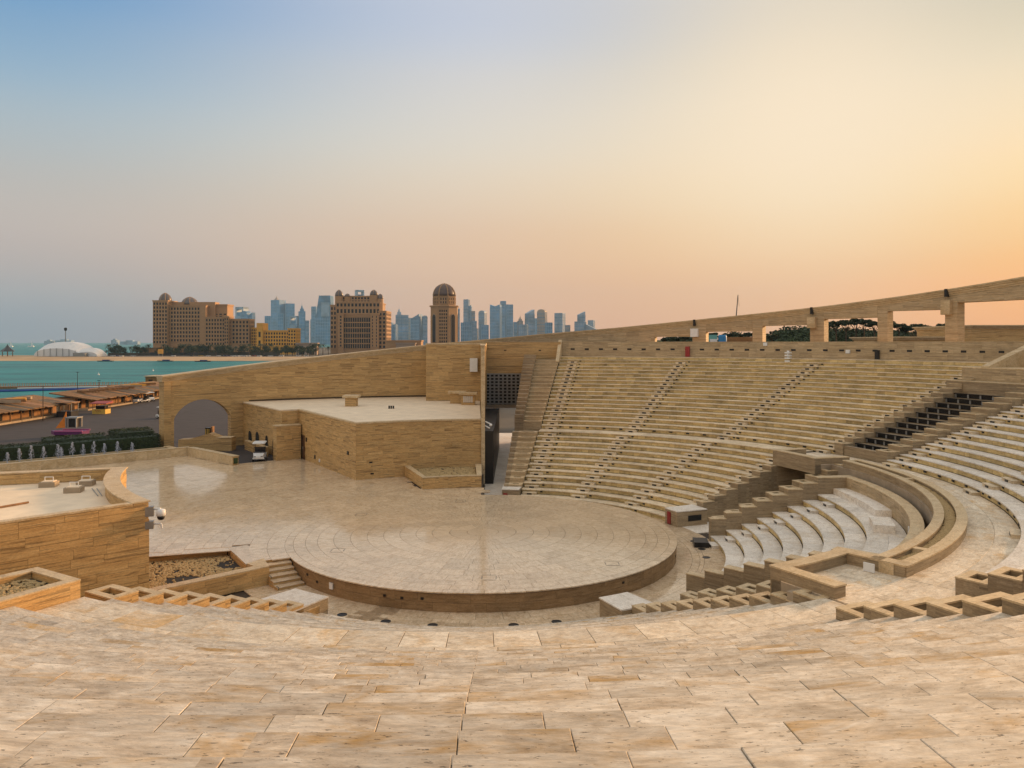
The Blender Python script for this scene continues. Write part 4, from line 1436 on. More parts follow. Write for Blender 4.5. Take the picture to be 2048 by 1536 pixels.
front = [(-13.0, 41.75), (-17.4, 37.45)]
wall_seg(gb, front[0], front[1], 0.55, ZF, -0.04)
wall_seg(gb, front[0], front[1], 0.58, -0.04, 0.02, 'coping_stone', 'coping')
MB().hexa([(-14.35, 42.25), (-13.42, 41.42), (-13.0, 41.76), (-13.78, 43.3)], ZF, 0.015).build('corner_slab', 'coping_stone', gb)
MB().hexa([(-16.6, 45.55), (-15.4, 43.75), (-14.4, 42.2), (-13.85, 43.1), (-14.5, 45.0), (-15.7, 46.2)], -0.5, -0.004).build('edge_slab', 'deck_stone', gb)
P = Pieces()
clad_line(P, front[1], front[0], ZF, -0.04, course=0.3, ln=(0.9, 1.3))
P.flush(gb, 60)
for k in range(3):
    MB().hexa([bed[k], bed[k + 1], (bed[k + 1][0] + 0.25, bed[k + 1][1] + 0.12), (bed[k][0] + 0.1, bed[k][1] + 0.3)], -0.45, -0.062).build('bed_edge', 'wall_stone', gb)
pts = []
while len(pts) < 2600:
    x, y = random.uniform(-20.4, -14.6), random.uniform(37.2, 45.4)
    ok = all((bed[(i + 1) % 6][0] - bed[i][0]) * (y - bed[i][1]) - (bed[(i + 1) % 6][1] - bed[i][1]) * (x - bed[i][0]) < -0.12 for i in range(6))
    hole = math.hypot((x + 16.6) / 1.5, (y - 40.6) / 0.8) < 1 or math.hypot(x + 15.6, y - 43.6) < 0.9
    if ok and (not hole or random.random() < 0.06):
        pts.append((x, y, -0.40))
gravel(gb, pts, (0.05, 0.1))
# end of the front walkway, bottom left: large gravel planter
ep = thing('gravel_planter', pol(28.5, 211, 3.4), 'stone planter with gravel at the left end of the foreground walkway', 'planter')
box_planter(ep, 26.4, 31.5, 208.62, 214.5, 2.0, 4.05, True, 0.35, 'wall_stone')
gravel(ep, [pol(random.uniform(26.9, 31), random.uniform(209.6, 213.5), 3.83) for _ in range(700)])

# ------------------------------------------------------------------ parapet, pool, jets and hedge at the back of the forecourt
pp0, pp1, pp2 = (-47.4, 69.9), (-34.25, 82.35), (-27.2, 75.95)
far = (-50.7, 66.6)
pa = thing('parapet', (-36, 79, 0), 'low L-shaped stone parapet at the far left of the forecourt, in front of the pool', 'wall')
wall_seg(pa, far, pp1, 0.55, -0.2, 0.84, side=1)
wall_seg(pa, far, (pp1[0] + 0.2, pp1[1] + 0.2), 0.62, 0.84, 0.92, 'coping_stone', 'coping', side=1)
wall_seg(pa, pp1, pp2, 0.6, -0.2, 0.83, side=1)
wall_seg(pa, pp1, (pp2[0] + 0.05, pp2[1] - 0.05), 0.66, 0.83, 0.91, 'coping_stone', 'coping', side=1)
P = Pieces()
clad_line(P, far, pp1, 0.0, 0.83, course=0.83, ln=(1.0, 1.3), mat='coping_stone')
clad_line(P, pp1, pp2, 0.0, 0.82, course=0.82, ln=(1.0, 1.3), mat='coping_stone')
P.flush(pa, 120)
e = pp2
MB().obox((e[0] + 0.22, e[1] + 0.2), 0.42, 0.06, 0.15, 0.7, R(42)).build('end_recess', 'grass', pa)

ux, uy = (pp1[0] - far[0]), (pp1[1] - far[1])
L = math.hypot(ux, uy)
ux, uy = ux / L, uy / L
nx, ny = -uy, ux                       # away from the forecourt


def along(s_, d):
    return (far[0] + ux * s_ + nx * d, far[1] + uy * s_ + ny * d)


pool = thing('pool', (*along(L / 2, 2), -0.5), 'long narrow dark pool with a row of water jets behind the parapet', 'pool')
for (s0, s1, d0, d1, z1, nm, mt) in ((-6, L - 1, 3.6, 4.2, 0.62, 'far_rim', 'coping_stone'), (L - 1, L - 0.3, 0.63, 4.2, 0.70, 'end_rim', 'coping_stone')):
    MB().hexa([along(s0, d0), along(s1, d0), along(s1, d1), along(s0, d1)], -0.6, z1).build(nm, mt, pool)
MB().hexa([along(-6, 0.6), along(L - 1, 0.6), along(L - 1, 3.6), along(-6, 3.6)], -0.6, 0.45).build('water', 'pool_water', pool)
for k, (px, hgt) in enumerate(((14, 1.2), (38, 1.5), (62, 1.7), (88, 1.5), (116, 1.6), (123, 1.3), (144, 1.7), (166, 1.4), (188, 1.6), (208, 1.3), (235, 1.4), (264, 1.2))):
    # a jet stands where its column of the picture meets the pool's middle line
    best = min(np.linspace(-5, L - 1.5, 300), key=lambda s_: abs(1024 + along(s_, 1.9)[0] / along(s_, 1.9)[1] * 1560 - px))
    c = along(best, 1.9)
    m = MB()
    for j in range(22):
        u = j / 21
        m.blob((c[0] + random.gauss(0, 0.02 + 0.05 * u), c[1] + random.gauss(0, 0.03), 0.45 + u * hgt), 0.03 + 0.06 * u * random.random(), 0.04, 0.07, lat=3, lon=5)
    for j in range(110):
        u = random.random()
        rr = 0.10 + random.uniform(0.2, 0.45) * (1 - u)
        th = random.random() * 6.28
        m.blob((c[0] + rr * math.cos(th) * random.random(), c[1] + rr * math.sin(th) * random.random(), 0.5 + hgt * (0.25 + 0.75 * u)), 0.02, 0.02, random.uniform(0.02, 0.06), lat=3, lon=4)
    o = m.build('water_jet', 'water_spray', smooth=True)
    names = ('leftmost', 'second', 'third', 'fourth', 'fifth', 'sixth', 'seventh', 'eighth', 'ninth', 'tenth', 'eleventh', 'rightmost')
    tag(o, '%s white water jet in the row rising from the pool%s' % (names[k], ' counted from the left' if 0 < k < 11 else ''), 'fountain', 'water jets in the pool')


def leaves(m, pts, size, up=0.3):
    """small two-triangle leaves scattered at the points"""
    for (x, y, z) in pts:
        k = random.uniform(0.6, 1.3) * size
        a = np.array([random.gauss(0, 1), random.gauss(0, 1), random.gauss(0, up)])
        a /= np.linalg.norm(a) + 1e-6
        b = np.cross(a, [random.gauss(0, 1), random.gauss(0, 1), random.gauss(0, 1)])
        b /= np.linalg.norm(b) + 1e-6
        p = np.array([x, y, z])
        m.add([tuple(p - a * k), tuple(p - b * k * 0.5), tuple(p + a * k), tuple(p + b * k * 0.5)], [(0, 1, 2, 3)])


def hedge_line(name, s0, s1, d0, d1, z0, z1, lab, n=5000, round_=0.3):
    c = along((s0 + s1) / 2, (d0 + d1) / 2)
    t = thing(name, (*c, z0), lab, 'hedge')
    MB().hexa([along(s0 + 0.2, d0 + 0.15), along(s1 - 0.2, d0 + 0.15), along(s1 - 0.2, d1 - 0.15), along(s0 + 0.2, d1 - 0.15)], z0, z1 - 0.2).build('inner_mass', 'leaf_hedge', t)
    m = MB()
    pts = []
    for _ in range(n):
        u, v, w = random.random(), random.random(), random.random()
        f = random.random()
        if f < 0.45:
            v = 0.0
        elif f < 0.85:
            w = 1.0
        elif f < 0.93:
            u = 1.0
        else:
            u = 0.0
        q = along(s0 + (s1 - s0) * u + random.gauss(0, 0.05), d0 + (d1 - d0) * v + random.gauss(0, 0.06))
        edge = (abs(v - 0.5) * 2) ** 4 * round_
        pts.append((q[0], q[1], z0 + (z1 - z0 - edge) * w + random.gauss(0, 0.05)))
    leaves(m, pts, 0.085)
    o = m.build('foliage', 'leaf_hedge', t, kind='stuff')
    return t


hedge_line('hedge', -6, L - 1.2, 4.4, 6.4, -0.5, 2.0, 'long clipped dark hedge behind the pool and its jets', 12000)
hedge_line('hedge', L - 11.5, L - 5.5, 7.4, 10.2, -0.6, 2.1, 'rounded clipped bush behind the hedge, right of the pink float', 3500, 0.9)
hedge_line('hedge', L - 4.8, L - 0.8, 6.9, 10.8, -0.6, 2.35, 'biggest rounded clipped bush at the right end of the hedge', 4500, 0.9)

# ------------------------------------------------------------------ ground, water and the far shore
def at(px, py, Y):
    return ((px - 1024) / 1560 * Y, Y, 12 + (684.5 - py) / 1560 * Y)


struct(MB().hexa([(-9000, -400), (9000, -400), (9000, 16000), (-9000, 16000)], -9.0, -5.0).build('sea', 'sea_water'))
arc = [pol(50.9, a) for a in np.linspace(-100, -2.62, 40)]
struct(MB().hexa([(-3.0, 160), (-95, 250), (-95, 20), (-60, 30)] + arc, -2.0, -0.3).build('asphalt_plaza', 'asphalt'))
struct(MB().hexa([(-95, -200), (700, -200), (700, 905), (-150, 905), (-150, 450), (-95, 250)], -6, -1.5).build('ground', 'far_land'))
struct(MB().polar(37.25, 51, -44.45, -32.5, -0.2, -0.02, 8).build('service_lane', 'asphalt'))
struct(MB().hexa([(-1400, 712), (-150, 704), (-150, 765), (-1400, 765)], -6.5, [-5.15, -5.15, -2.2, -2.2]).build('beach', 'sand'))
struct(MB().hexa([(-470, 765.1), (-380, 765.1), (2500, 765.1), (2500, 9000), (-800, 9000), (-470, 1050)], -6, -2.2).build('far_shore', 'far_land'))
struct(MB().hexa([(-1400, 765.1), (-470, 765.1), (-470, 850), (-1400, 850)], -6, -2.2).build('sand_spit', 'sand'))

# ------------------------------------------------------------------ service lane: ramp walls and carts
rw_ = thing('ramp_wall', (-33.5, 86, 0), 'low grey gabled ramp wall seen through the arch', 'wall')
prof = [(-36.6, -0.3), (-31.0, -0.3), (-31.0, 1.42), (-32.2, 1.42), (-33.4, 1.95), (-35.4, 1.35), (-36.6, 1.3)]
n = len(prof)
vs_ = [(x, 85.6 + 0.12 * (x + 36), z) for x, z in prof] + [(x, 87.0 + 0.12 * (x + 36), z) for x, z in prof]
MB().add(vs_, [tuple(range(n)), tuple(range(2 * n - 1, n - 1, -1))] + [(i, n + i, n + (i + 1) % n, (i + 1) % n) for i in range(n)]).build('wall_body', 'wall_stone', rw_)
MB().box(-33.2, -31.0, 86.0, 87.4, 1.43, 1.5).build('slab', 'coping_stone', rw_)
lw = thing('low_wall', (-29.5, 85, 0), 'low grey wall with small arches behind the golf cart', 'wall')
c0, c1 = pol(47.5, -36.4), pol(40.5, -36.6)
wall_seg(lw, c0, c1, 0.4, -0.1, 0.95, side=1)
wall_seg(lw, c0, c1, 0.45, 0.95, 1.0, 'coping_stone', 'coping', side=1)
b_ = thing('striped_bin', at(418, 866, 98)[:2] + (-0.3,), 'dark striped bin beyond the arch on the plaza', 'bin')
x, y, z = b_.location
MB().box(x - 0.5, x + 0.15, y, y + 0.6, -0.3, 1.25).build('body', 'dark_metal', b_)
for k in range(3):
    MB().box(x - 0.45 + 0.2 * k, x - 0.36 + 0.2 * k, y - 0.03, y, -0.1, 1.1).build('stripe', 'yellow_paint', b_)
MB().box(x + 0.2, x + 0.45, y, y + 0.6, -0.3, 1.4).build('side_panel', 'wood', b_)


def golf_cart(loc, rot, lab, grp=None):
    t = thing('golf_cart', (0, 0, 0), lab, 'golf cart', grp)
    M = MB
    # floor pan and body: nose towards -y
    m = M().hexa([(-0.55, -1.15), (0.55, -1.15), (0.6, 1.15), (-0.6, 1.15)], 0.28, 0.42)
    m.hexa([(-0.42, -1.22), (0.42, -1.22), (0.55, -0.62), (-0.55, -0.62)], 0.40, [0.62, 0.62, 0.86, 0.86])
    m.box(-0.58, 0.58, 0.3, 1.15, 0.42, 0.62)
    m.build('body', 'white_paint', t)
    m = M().box(-0.54, 0.54, 0.02, 0.6, 0.62, 0.84).box(-0.54, 0.54, 0.5, 0.64, 0.84, 1.3).box(-0.5, 0.5, -0.66, -0.5, 0.62, 0.95)
    m.build('seat', 'car_dark', t)
    m = M()
    for sx in (-0.5, 0.5):
        m.tube((sx, -0.62, 0.85), (sx * 0.96, -0.45, 1.78), 0.022)
        m.tube((sx, 0.75, 0.7), (sx * 0.96, 0.7, 1.78), 0.022)
    m.build('roof_posts', 'dark_metal', t)
    m = M().hexa([(-0.62, -0.85), (0.62, -0.85), (0.62, 1.0), (-0.62, 1.0)], 1.78, 1.84)
    m.hexa([(-0.5, -0.7), (0.5, -0.7), (0.5, 0.85), (-0.5, 0.85)], 1.84, 1.89)
    m.build('roof', 'white_paint', t)
    m = M().box(-0.48, 0.48, -0.62, -0.59, 0.86, 0.90).box(-0.48, 0.48, -0.55, -0.52, 1.36, 1.39)
    m.build('windscreen_frame', 'dark_metal', t)
    M().box(-0.5, 0.5, -0.6, 0.05, 0.42, 0.45).build('floor_mat', 'tyre', t)
    m = M().tube((0.2, -0.55, 0.85), (0.2, -0.25, 1.05), 0.02).lathe((0.2, -0.25), [(0.16, 0), (0.16, 0.03)], 12, z0=1.04)
    m.build('steering_wheel', 'dark_metal', t)
    for sx in (-0.33, 0.33):
        M().box(sx - 0.09, sx + 0.09, -1.24, -1.2, 0.5, 0.6).build('headlight', 'grey_metal', t)
    for sx in (-0.52, 0.52):
        for sy in (-0.8, 0.8):
            w = M().tube((sx - 0.09, sy, 0.23), (sx + 0.09, sy, 0.23), 0.23, seg=14).build('wheel', 'tyre', t)
            M().tube((sx - 0.095, sy, 0.23), (sx + 0.095, sy, 0.23), 0.11, seg=10).build('rim', 'white_paint', w)
    t.location = loc
    t.rotation_euler = (0, 0, rot)
    return t


gc = golf_cart((-25.7, 79.4, -0.02), R(12), 'white golf cart parked by the stage building, in front of the arched lane wall', 'golf carts')
a_ = at(327, 838, 126)
dup(gc, (a_[0], 126, -0.3), R(60), 'white golf cart half hidden behind the left pier of the arch')
for k, (px, Y, rt, lab) in enumerate(((272, 158, 20, 'golf cart at the left of the group by the far sheds'), (287, 160, -30, 'golf cart in the middle of the group by the far sheds'), (301, 163, 40, 'golf cart at the right of the group by the far sheds'))):
    dup(gc, ((px - 1024) / 1560 * Y, Y, -0.3), R(rt), lab)

# pink float
fx, fy = -57.6, 101.0
fl = thing('float', (fx, fy, -0.3), 'pink and purple trimmed float with an orange sail, behind the hedge', 'float')
MB().hexa([(fx - 2.2, fy + 0.2), (fx - 1.2, fy - 0.9), (fx + 2.4, fy - 0.9), (fx + 2.4, fy + 0.9), (fx - 1.2, fy + 0.9)], 0.1, 0.55).build('hull', 'magenta_paint', fl)
MB().box(fx - 1.1, fx + 2.45, fy - 0.98, fy - 0.88, 0.5, 0.68).box(fx - 1.1, fx + 2.45, fy + 0.88, fy + 0.98, 0.5, 0.68).build('deck_rim', 'pink_paint', fl)
m = MB()
m.add([(fx - 1.5, fy, 0.85), (fx - 0.1, fy, 0.95), (fx - 0.15, fy, 3.0), (fx - 0.5, fy, 2.2), (fx - 1.5, fy + 0.06, 0.85), (fx - 0.1, fy + 0.06, 0.95), (fx - 0.15, fy + 0.06, 3.0), (fx - 0.5, fy + 0.06, 2.2)], [(0, 1, 2, 3), (7, 6, 5, 4), (0, 4, 5, 1), (1, 5, 6, 2), (2, 6, 7, 3), (3, 7, 4, 0)])
m.build('sail', 'orange_cloth', fl)
m = MB()
for xx in (0.2, 1.5):
    for yy in (-0.6, 0.6):
        m.box(fx + xx - 0.08, fx + xx + 0.08, fy + yy - 0.08, fy + yy + 0.08, 1.02, 2.2)
m.box(fx + 0.05, fx + 1.65, fy - 0.7, fy + 0.7, 2.2, 2.34)
m.build('booth_frame', 'grey_metal', fl)
MB().box(fx + 0.4, fx + 1.35, fy - 0.4, fy + 0.5, 1.02, 2.1).build('booth', 'dark_metal', fl)
for xx in (-0.8, 1.6):
    MB().tube((fx + xx, fy - 0.85, 0.0), (fx + xx, fy + 0.85, 0.0), 0.3, seg=12).build('wheel', 'tyre', fl)


# ------------------------------------------------------------------ sheds, kiosk, lamps and pier on the near shore
def shed(y0, y1, x0, lab, seed):
    rng = random.Random(seed)
    t = thing('shed', (x0 - 3, (y0 + y1) / 2, -0.3), lab, 'shed')
    MB().box(x0 - 6, x0 - 2.0, y0, y1, -0.3, 2.0).build('wall', 'hut_plaster', t)
    MB().box(x0 - 2.0, x0 + 0.4, y0, y1, -0.3, 0.0).build('veranda', 'core', t)
    q = [(x0 + 1.5, y0 - 0.4), (x0 + 1.5, y1 + 0.4), (x0 - 6.4, y1 + 0.4), (x0 - 6.4, y0 - 0.4)]
    MB().hexa(q, [1.55, 1.55, 2.75, 2.75], [1.72, 1.72, 2.95, 2.95]).build('roof', 'thatch', t)
    yy = y0 - 0.3
    while yy < y1:
        w_ = rng.uniform(0.7, 1.5)
        e_ = rng.uniform(1.3, 2.0)
        MB().hexa([(x0 + e_, yy), (x0 + e_, yy + w_), (x0 - 2.6, yy + w_), (x0 - 2.6, yy)], [1.66 - 0.14 * (e_ - 1.5), 1.66 - 0.14 * (e_ - 1.5), 2.3, 2.3], [1.74 - 0.14 * (e_ - 1.5), 1.74 - 0.14 * (e_ - 1.5), 2.36 + rng.random() * 0.1, 2.38]).build('roof_sheet', rng.choice(['thatch', 'thatch', 'wood', 'far_land']), t)
        yy += w_ * rng.uniform(1.0, 1.9)
    yy = y0 + 0.5
    while yy < y1:
        MB().tube((x0 + 0.3, yy, 0.0), (x0 + 0.3, yy, 1.78), 0.09).build('post', 'wood', t)
        if rng.random() < 0.8:
            MB().box(x0 - 2.0, x0 - 1.94, yy + 0.5, yy + 1.6, 0.7 if rng.random() < 0.5 else -0.05, 1.75).build('opening', 'black_void', t)
        yy += 2.6
    for _ in range(int((y1 - y0) / 3)):
        a0 = y0 + rng.random() * (y1 - y0 - 1)
        MB().hexa([(x0 - rng.uniform(0, 4), a0), (x0 - 4.5, a0), (x0 - 4.5, a0 + 0.9), (x0 - rng.uniform(0, 4), a0 + 0.9)], 2.6, 3.02).build('roof_patch', rng.choice(['wood', 'yellow_plaster', 'core']), t)
    return t


shed(112, 134, -76.0, 'long thatched timber shed on the shore at the far left edge', 1)
shed(140, 160, -76.5, 'second thatched shed along the shore, with dark open bays', 2)
shed(162, 182, -77.5, 'farthest thatched shed along the shore, near the arch pier', 3)
kx, ky = -70.8, 134.5
KS = 0.75
kt = thing('kiosk', (kx, ky, -0.3), 'yellow kiosk stall with a red roof in front of the sheds', 'kiosk')
MB().box(kx - 1.5, kx + 1.5, ky - 1.2, ky + 1.2, -0.3, 0.75).build('counter', 'yellow_paint', kt)
MB().hexa([(kx - 1.9, ky - 1.6), (kx + 1.9, ky - 1.6), (kx + 1.9, ky + 1.6), (kx - 1.9, ky + 1.6)], 2.0, [2.15, 2.15, 2.5, 2.5]).build('roof', 'red_roof', kt)
for sx in (-1.4, 1.4):
    for sy in (-1.1, 1.1):
        MB().tube((kx + sx, ky + sy, 0.75), (kx + sx, ky + sy, 2.0), 0.07).build('post', 'wood', kt)
MB().box(kx - 1.0, kx + 1.1, ky - 0.6, ky + 0.9, 0.75, 1.5).build('goods', 'glass_dark', kt)
m = MB()
for k, u in enumerate((-0.8, -0.35, 0.1)):
    m.box(kx + u - 0.02, kx + u + 0.28, ky - 1.23, ky - 1.2, 0.45, 0.55).box(kx + u + 0.2, kx + u + 0.28, ky - 1.23, ky - 1.2, 0.1, 0.45)
m.build('lettering', 'red_roof', kt)
kt.scale = (KS, KS, KS)
ck = thing('cart_stall', (-73.6, 129.5, -0.3), 'dark open stall left of the yellow kiosk', 'stall')
MB().box(-75, -72.6, 128.4, 130.6, -0.3, 0.6).build('counter', 'car_dark', ck)
MB().box(-75.2, -72.4, 128.2, 130.8, 2.0, 2.1).build('roof', 'wood', ck)
for sx in (-75, -72.6):
    for sy in (128.5, 130.5):
        MB().tube((sx, sy, 0.6), (sx, sy, 2.0), 0.06).build('post', 'grey_metal', ck)
for k, (px, Y, h, lab) in enumerate(((86, 122, 5.0, 'thin lamp post nearest the left edge, in front of the first shed'), (155, 165, 5.6, 'thin lamp post standing above the kiosk'), (198, 150, 4.6, 'thin lamp post above the second shed'))):
    X = (px - 1024) / 1560 * Y
    t = thing('lamp_post', (X, Y, -0.3), lab, 'lamp post', 'lamp posts on the shore')
    MB().tube((X, Y, -0.3), (X, Y, h), 0.07, 0.045).build('pole', 'dark_metal', t)
    MB().box(X - 0.3, X + 0.3, Y - 0.08, Y + 0.08, h, h + 0.09).build('lamp_head', 'dark_metal', t)
# pier with railing posts
pr = thing('pier', (-150, 292, -5), 'long low pier with railing posts crossing the bay', 'pier')
MB().hexa([(-190, 279), (-126, 300), (-126.8, 303), (-190.8, 282)], -4.8, -4.1).build('deck', 'wood', pr)
m = MB()
for k in range(46):
    u = k / 45
    x, y = -190 + 64 * u, 279.3 + 21 * u
    m.tube((x, y, -4.1), (x, y, -2.9), 0.10, seg=5)
    m.tube((x - 0.6, y + 2.4, -4.1), (x - 0.6, y + 2.4, -2.9), 0.10, seg=5)
m.tube((-190, 279.3, -3.1), (-126, 300.3, -3.1), 0.05, seg=5)
m.build('railing', 'wood', pr)
MB().tube((-175, 276, -4.3), (-126, 297, -4.3), 0.25).build('white_fender', 'white_paint', pr)
bo = thing('floating_boom', (-180, 270, -5), 'dark blue floating boom lying on the water at the left edge', 'boom')
ptsb = [(-230, 262), (-205, 268), (-188, 264), (-172, 268), (-160, 275), (-146, 280), (-132, 296)]
for k in range(len(ptsb) - 1):
    MB().tube((*ptsb[k], -4.75), (*ptsb[k + 1], -4.75), 0.5, seg=8).build('float_segment', 'blue_float', bo)
ph = thing('pier_hut', (-106, 236, -2), 'square beige hut at the end of the pier, behind the arch pier', 'hut')
MB().box(-110, -105.5, 234, 240, -5, 1.6).build('wall', 'hut_plaster', ph)
MB().box(-110.3, -105.2, 233.7, 240.3, 1.6, 1.9).build('roof', 'coping_stone', ph)
MB().box(-109, -107.8, 233.9, 234, -1.2, 0.8).build('window', 'black_void', ph)
# two bathing boats and buoys on the bay
for k, (px, Y, lab) in enumerate(((210, 688, 'dark raft by the far beach, left one'), (330, 690, 'dark raft by the far beach, under the first hotel'), (405, 680, 'small dark boat on the bay near the far beach'))):
    X = (px - 1024) / 1560 * Y
    t = thing('raft', (X, Y, -5), lab, 'raft')
    MB().hexa([(X - 7, Y), (X - 5, Y - 1.4), (X + 7, Y - 1.4), (X + 7, Y + 1.4), (X - 5, Y + 1.4)], -5.1, -4.2).build('hull', 'car_dark', t)
    MB().box(X - 2, X + 4, Y - 1, Y + 1, -4.2, -3.4).build('cabin', 'car_blue', t)
for k, (px, py) in enumerate(((197, 750), (306, 742), (20, 694), (62, 694))):
    Y = 17 * 1560 / (py - 684.5)
    X = (px - 1024) / 1560 * Y
    if k < 2:
        o = MB().blob((X, Y, -4.8), 0.5, 0.5, 0.5, jit=0, lat=6, lon=8).lathe((X, Y), [(0.08, 0), (0.06, 1.0)], 6, z0=-4.5).build('buoy', 'white_paint')
        tag(o, 'white buoy on the bay, %s one' % ('left' if k == 0 else 'right'), 'buoy')
    else:
        t = thing('sail_boat', (X, Y, -5), 'tiny white boat near the horizon, %s one' % ('left' if k == 2 else 'right'), 'boat')
        MB().hexa([(X - 12, Y), (X - 8, Y - 3), (X + 10, Y - 3), (X + 10, Y + 3), (X - 8, Y + 3)], -5, -1).build('hull', 'white_paint', t)
        MB().add([(X, Y, -1), (X + 9, Y, -1), (X, Y, 16), (X, Y + 0.3, -1), (X + 9, Y + 0.3, -1), (X, Y + 0.3, 16)], [(0, 1, 2), (5, 4, 3), (0, 3, 4, 1), (1, 4, 5, 2), (2, 5, 3, 0)]).build('sail', 'white_paint', t)

# ------------------------------------------------------------------ tents, mast, trees and cars on the far shore


def vault(t, x0, x1, y0, y1, z0, h, n=14, name='shell', end=0.18):
    """cloth vault along y with hipped ends"""
    vs, fs = [], []
    cx, hw = (x0 + x1) / 2, (x1 - x0) / 2
    st = [(y0, 0.55), (y0 + (y1 - y0) * 0.3, 1.0), (y1 - (y1 - y0) * 0.3, 1.0), (y1, 0.55)]
    for y, k in st:
        for i in range(n + 1):
            th = math.pi * i / n
            vs.append((cx - hw * math.cos(th) * (0.8 + 0.2 * k), y, z0 + h * k * math.sin(th) ** 0.75))
    for j in range(3):
        for i in range(n):
            a = j * (n + 1) + i
            fs.append((a, a + 1, a + n + 2, a + n + 1))
    fs += [tuple(range(n, -1, -1)), tuple(3 * (n + 1) + i for i in range(n + 1))]
    return MB().add(vs, fs).build(name, 'tent_white', t, smooth=False)


X0, X1 = at(75, 0, 800)[0], at(174, 0, 800)[0]
t = thing('dome_tent', ((X0 + X1) / 2, 800, -2.2), 'large white vaulted tent on the far beach', 'tent')
vault(t, X0, X1, 790, 830, -2.2, 14.6)
for k in range(1, 8):
    x = X0 + (X1 - X0) * k / 8
    hgt = 14.6 * math.sin(math.acos(1 - 2 * k / 8)) ** 0.75
    MB().box(x - 0.15, x + 0.15, 789.4, 789.8, -2.2, -2.2 + hgt * 0.56).build('rib', 'grey_metal', t)
X2, X3 = at(166, 0, 796)[0], at(213, 0, 796)[0]
t = thing('small_tent', ((X2 + X3) / 2, 790, -2.2), 'smaller white vaulted tent attached right of the large one', 'tent')
vault(t, X2, X3, 780, 800, -2.2, 8.4)
MB().box(X2 + 2, X2 + 14, 774, 779.5, -2.2, 1.4).build('entrance_block', 'grey_metal', t)
X = at(131, 0, 850)[0]
t = thing('light_mast', (X, 850, -2.2), 'tall lighting mast rising behind the large white tent', 'mast')
MB().tube((X, 850, -2.2), (X, 850, 27.0), 0.6, 0.35, seg=8).build('pole', 'grey_metal', t)
MB().lathe((X, 850), [(0.5, 0), (1.4, 0.6), (1.5, 3.0), (0.6, 3.6)], 10, z0=24.4).build('lamp_cluster', 'dark_metal', t)
X = at(15, 0, 790)[0]
t = thing('beach_pavilion', (X, 790, -2.2), 'dark peaked pavilion on the spit at the left edge', 'pavilion')
MB().lathe((X, 790), [(7, 0), (5.4, 1.5), (2.2, 4.0), (0.6, 6.2), (0.1, 7.6)], 8, z0=2.6).build('roof', 'car_dark', t)
for k in range(6):
    th = k * math.pi / 3
    MB().tube((X + 5 * math.cos(th), 790 + 5 * math.sin(th), -2.2), (X + 5 * math.cos(th), 790 + 5 * math.sin(th), 2.8), 0.25).build('post', 'wood', t)


def tree_proto(kind, seed):
    random.seed(seed)
    if kind == 'round':
        m = MB()
        cl_ = [(random.gauss(0, 1.6), random.gauss(0, 1.6), random.uniform(2.8, 6.2), random.uniform(1.0, 1.8)) for _ in range(11)]
        pts = []
        for _ in range(1100):
            c = random.choice(cl_)
            d = np.random.normal(size=3)
            d /= np.linalg.norm(d)
            k = c[3] * random.random() ** 0.35
            pts.append((c[0] + d[0] * k, c[1] + d[1] * k, c[2] + d[2] * k * 0.8))
        leaves(m, pts, 0.34)
        tr = MB().tube((0, 0, 0), (0.1, 0, 3.4), 0.28, 0.16)
        for c in cl_[:5]:
            tr.tube((0.1, 0, 2.6), (c[0] * 0.8, c[1] * 0.8, c[2]), 0.12, 0.05, seg=5)
        return m, tr
    if kind == 'pine':
        m = MB()
        pts = []
        cl_ = []
        for _ in range(22):
            th, rr = random.random() * 6.28, 2.1 * math.sqrt(random.random())
            cl_.append((rr * math.cos(th), rr * math.sin(th), 4.3 + 0.75 * (1 - (rr / 2.2) ** 2) + random.gauss(0, 0.12), random.uniform(0.35, 0.7)))
        for _ in range(3600):
            c = random.choice(cl_)
            d = np.random.normal(size=3)
            d /= np.linalg.norm(d)
            k = c[3] * random.random() ** 0.4
            pts.append((c[0] + d[0] * k, c[1] + d[1] * k, c[2] + d[2] * k * 0.55))
        leaves(m, pts, 0.19)
        tr = MB().tube((0, 0, 0), (0.15, 0.05, 3.0), 0.17, 0.12)
        for c in cl_[:8]:
            tr.tube((0.15, 0.05, 2.7), (c[0] * 0.85, c[1] * 0.85, c[2] - 0.1), 0.08, 0.03, seg=5)
        return m, tr
    m = MB()                                # palm
    for k in range(18):
        th = k * 2.4
        L_ = random.uniform(2.2, 3.0)
        up_ = random.uniform(-0.3, 0.9)
        prev = np.array([0, 0, 7.0])
        for j in range(1, 6):
            u = j / 5
            p = np.array([math.cos(th) * L_ * u, math.sin(th) * L_ * u, 7.0 + up_ * L_ * u - 1.6 * u * u * L_ * 0.6])
            w = 0.42 * (1 - u * 0.7)
            s_ = np.array([-math.sin(th), math.cos(th), -0.5])
            m.add([tuple(prev), tuple(prev + s_ * w), tuple(p + s_ * w * 0.8), tuple(p)], [(0, 1, 2, 3)])
            s2 = np.array([math.sin(th), -math.cos(th), -0.5])
            m.add([tuple(prev), tuple(p), tuple(p + s2 * w * 0.8), tuple(prev + s2 * w)], [(0, 1, 2, 3)])
            prev = p
    tr = MB().tube((0, 0, 0), (0.2, 0, 7.0), 0.26, 0.18, seg=7)
    return m, tr


PROTO = {}


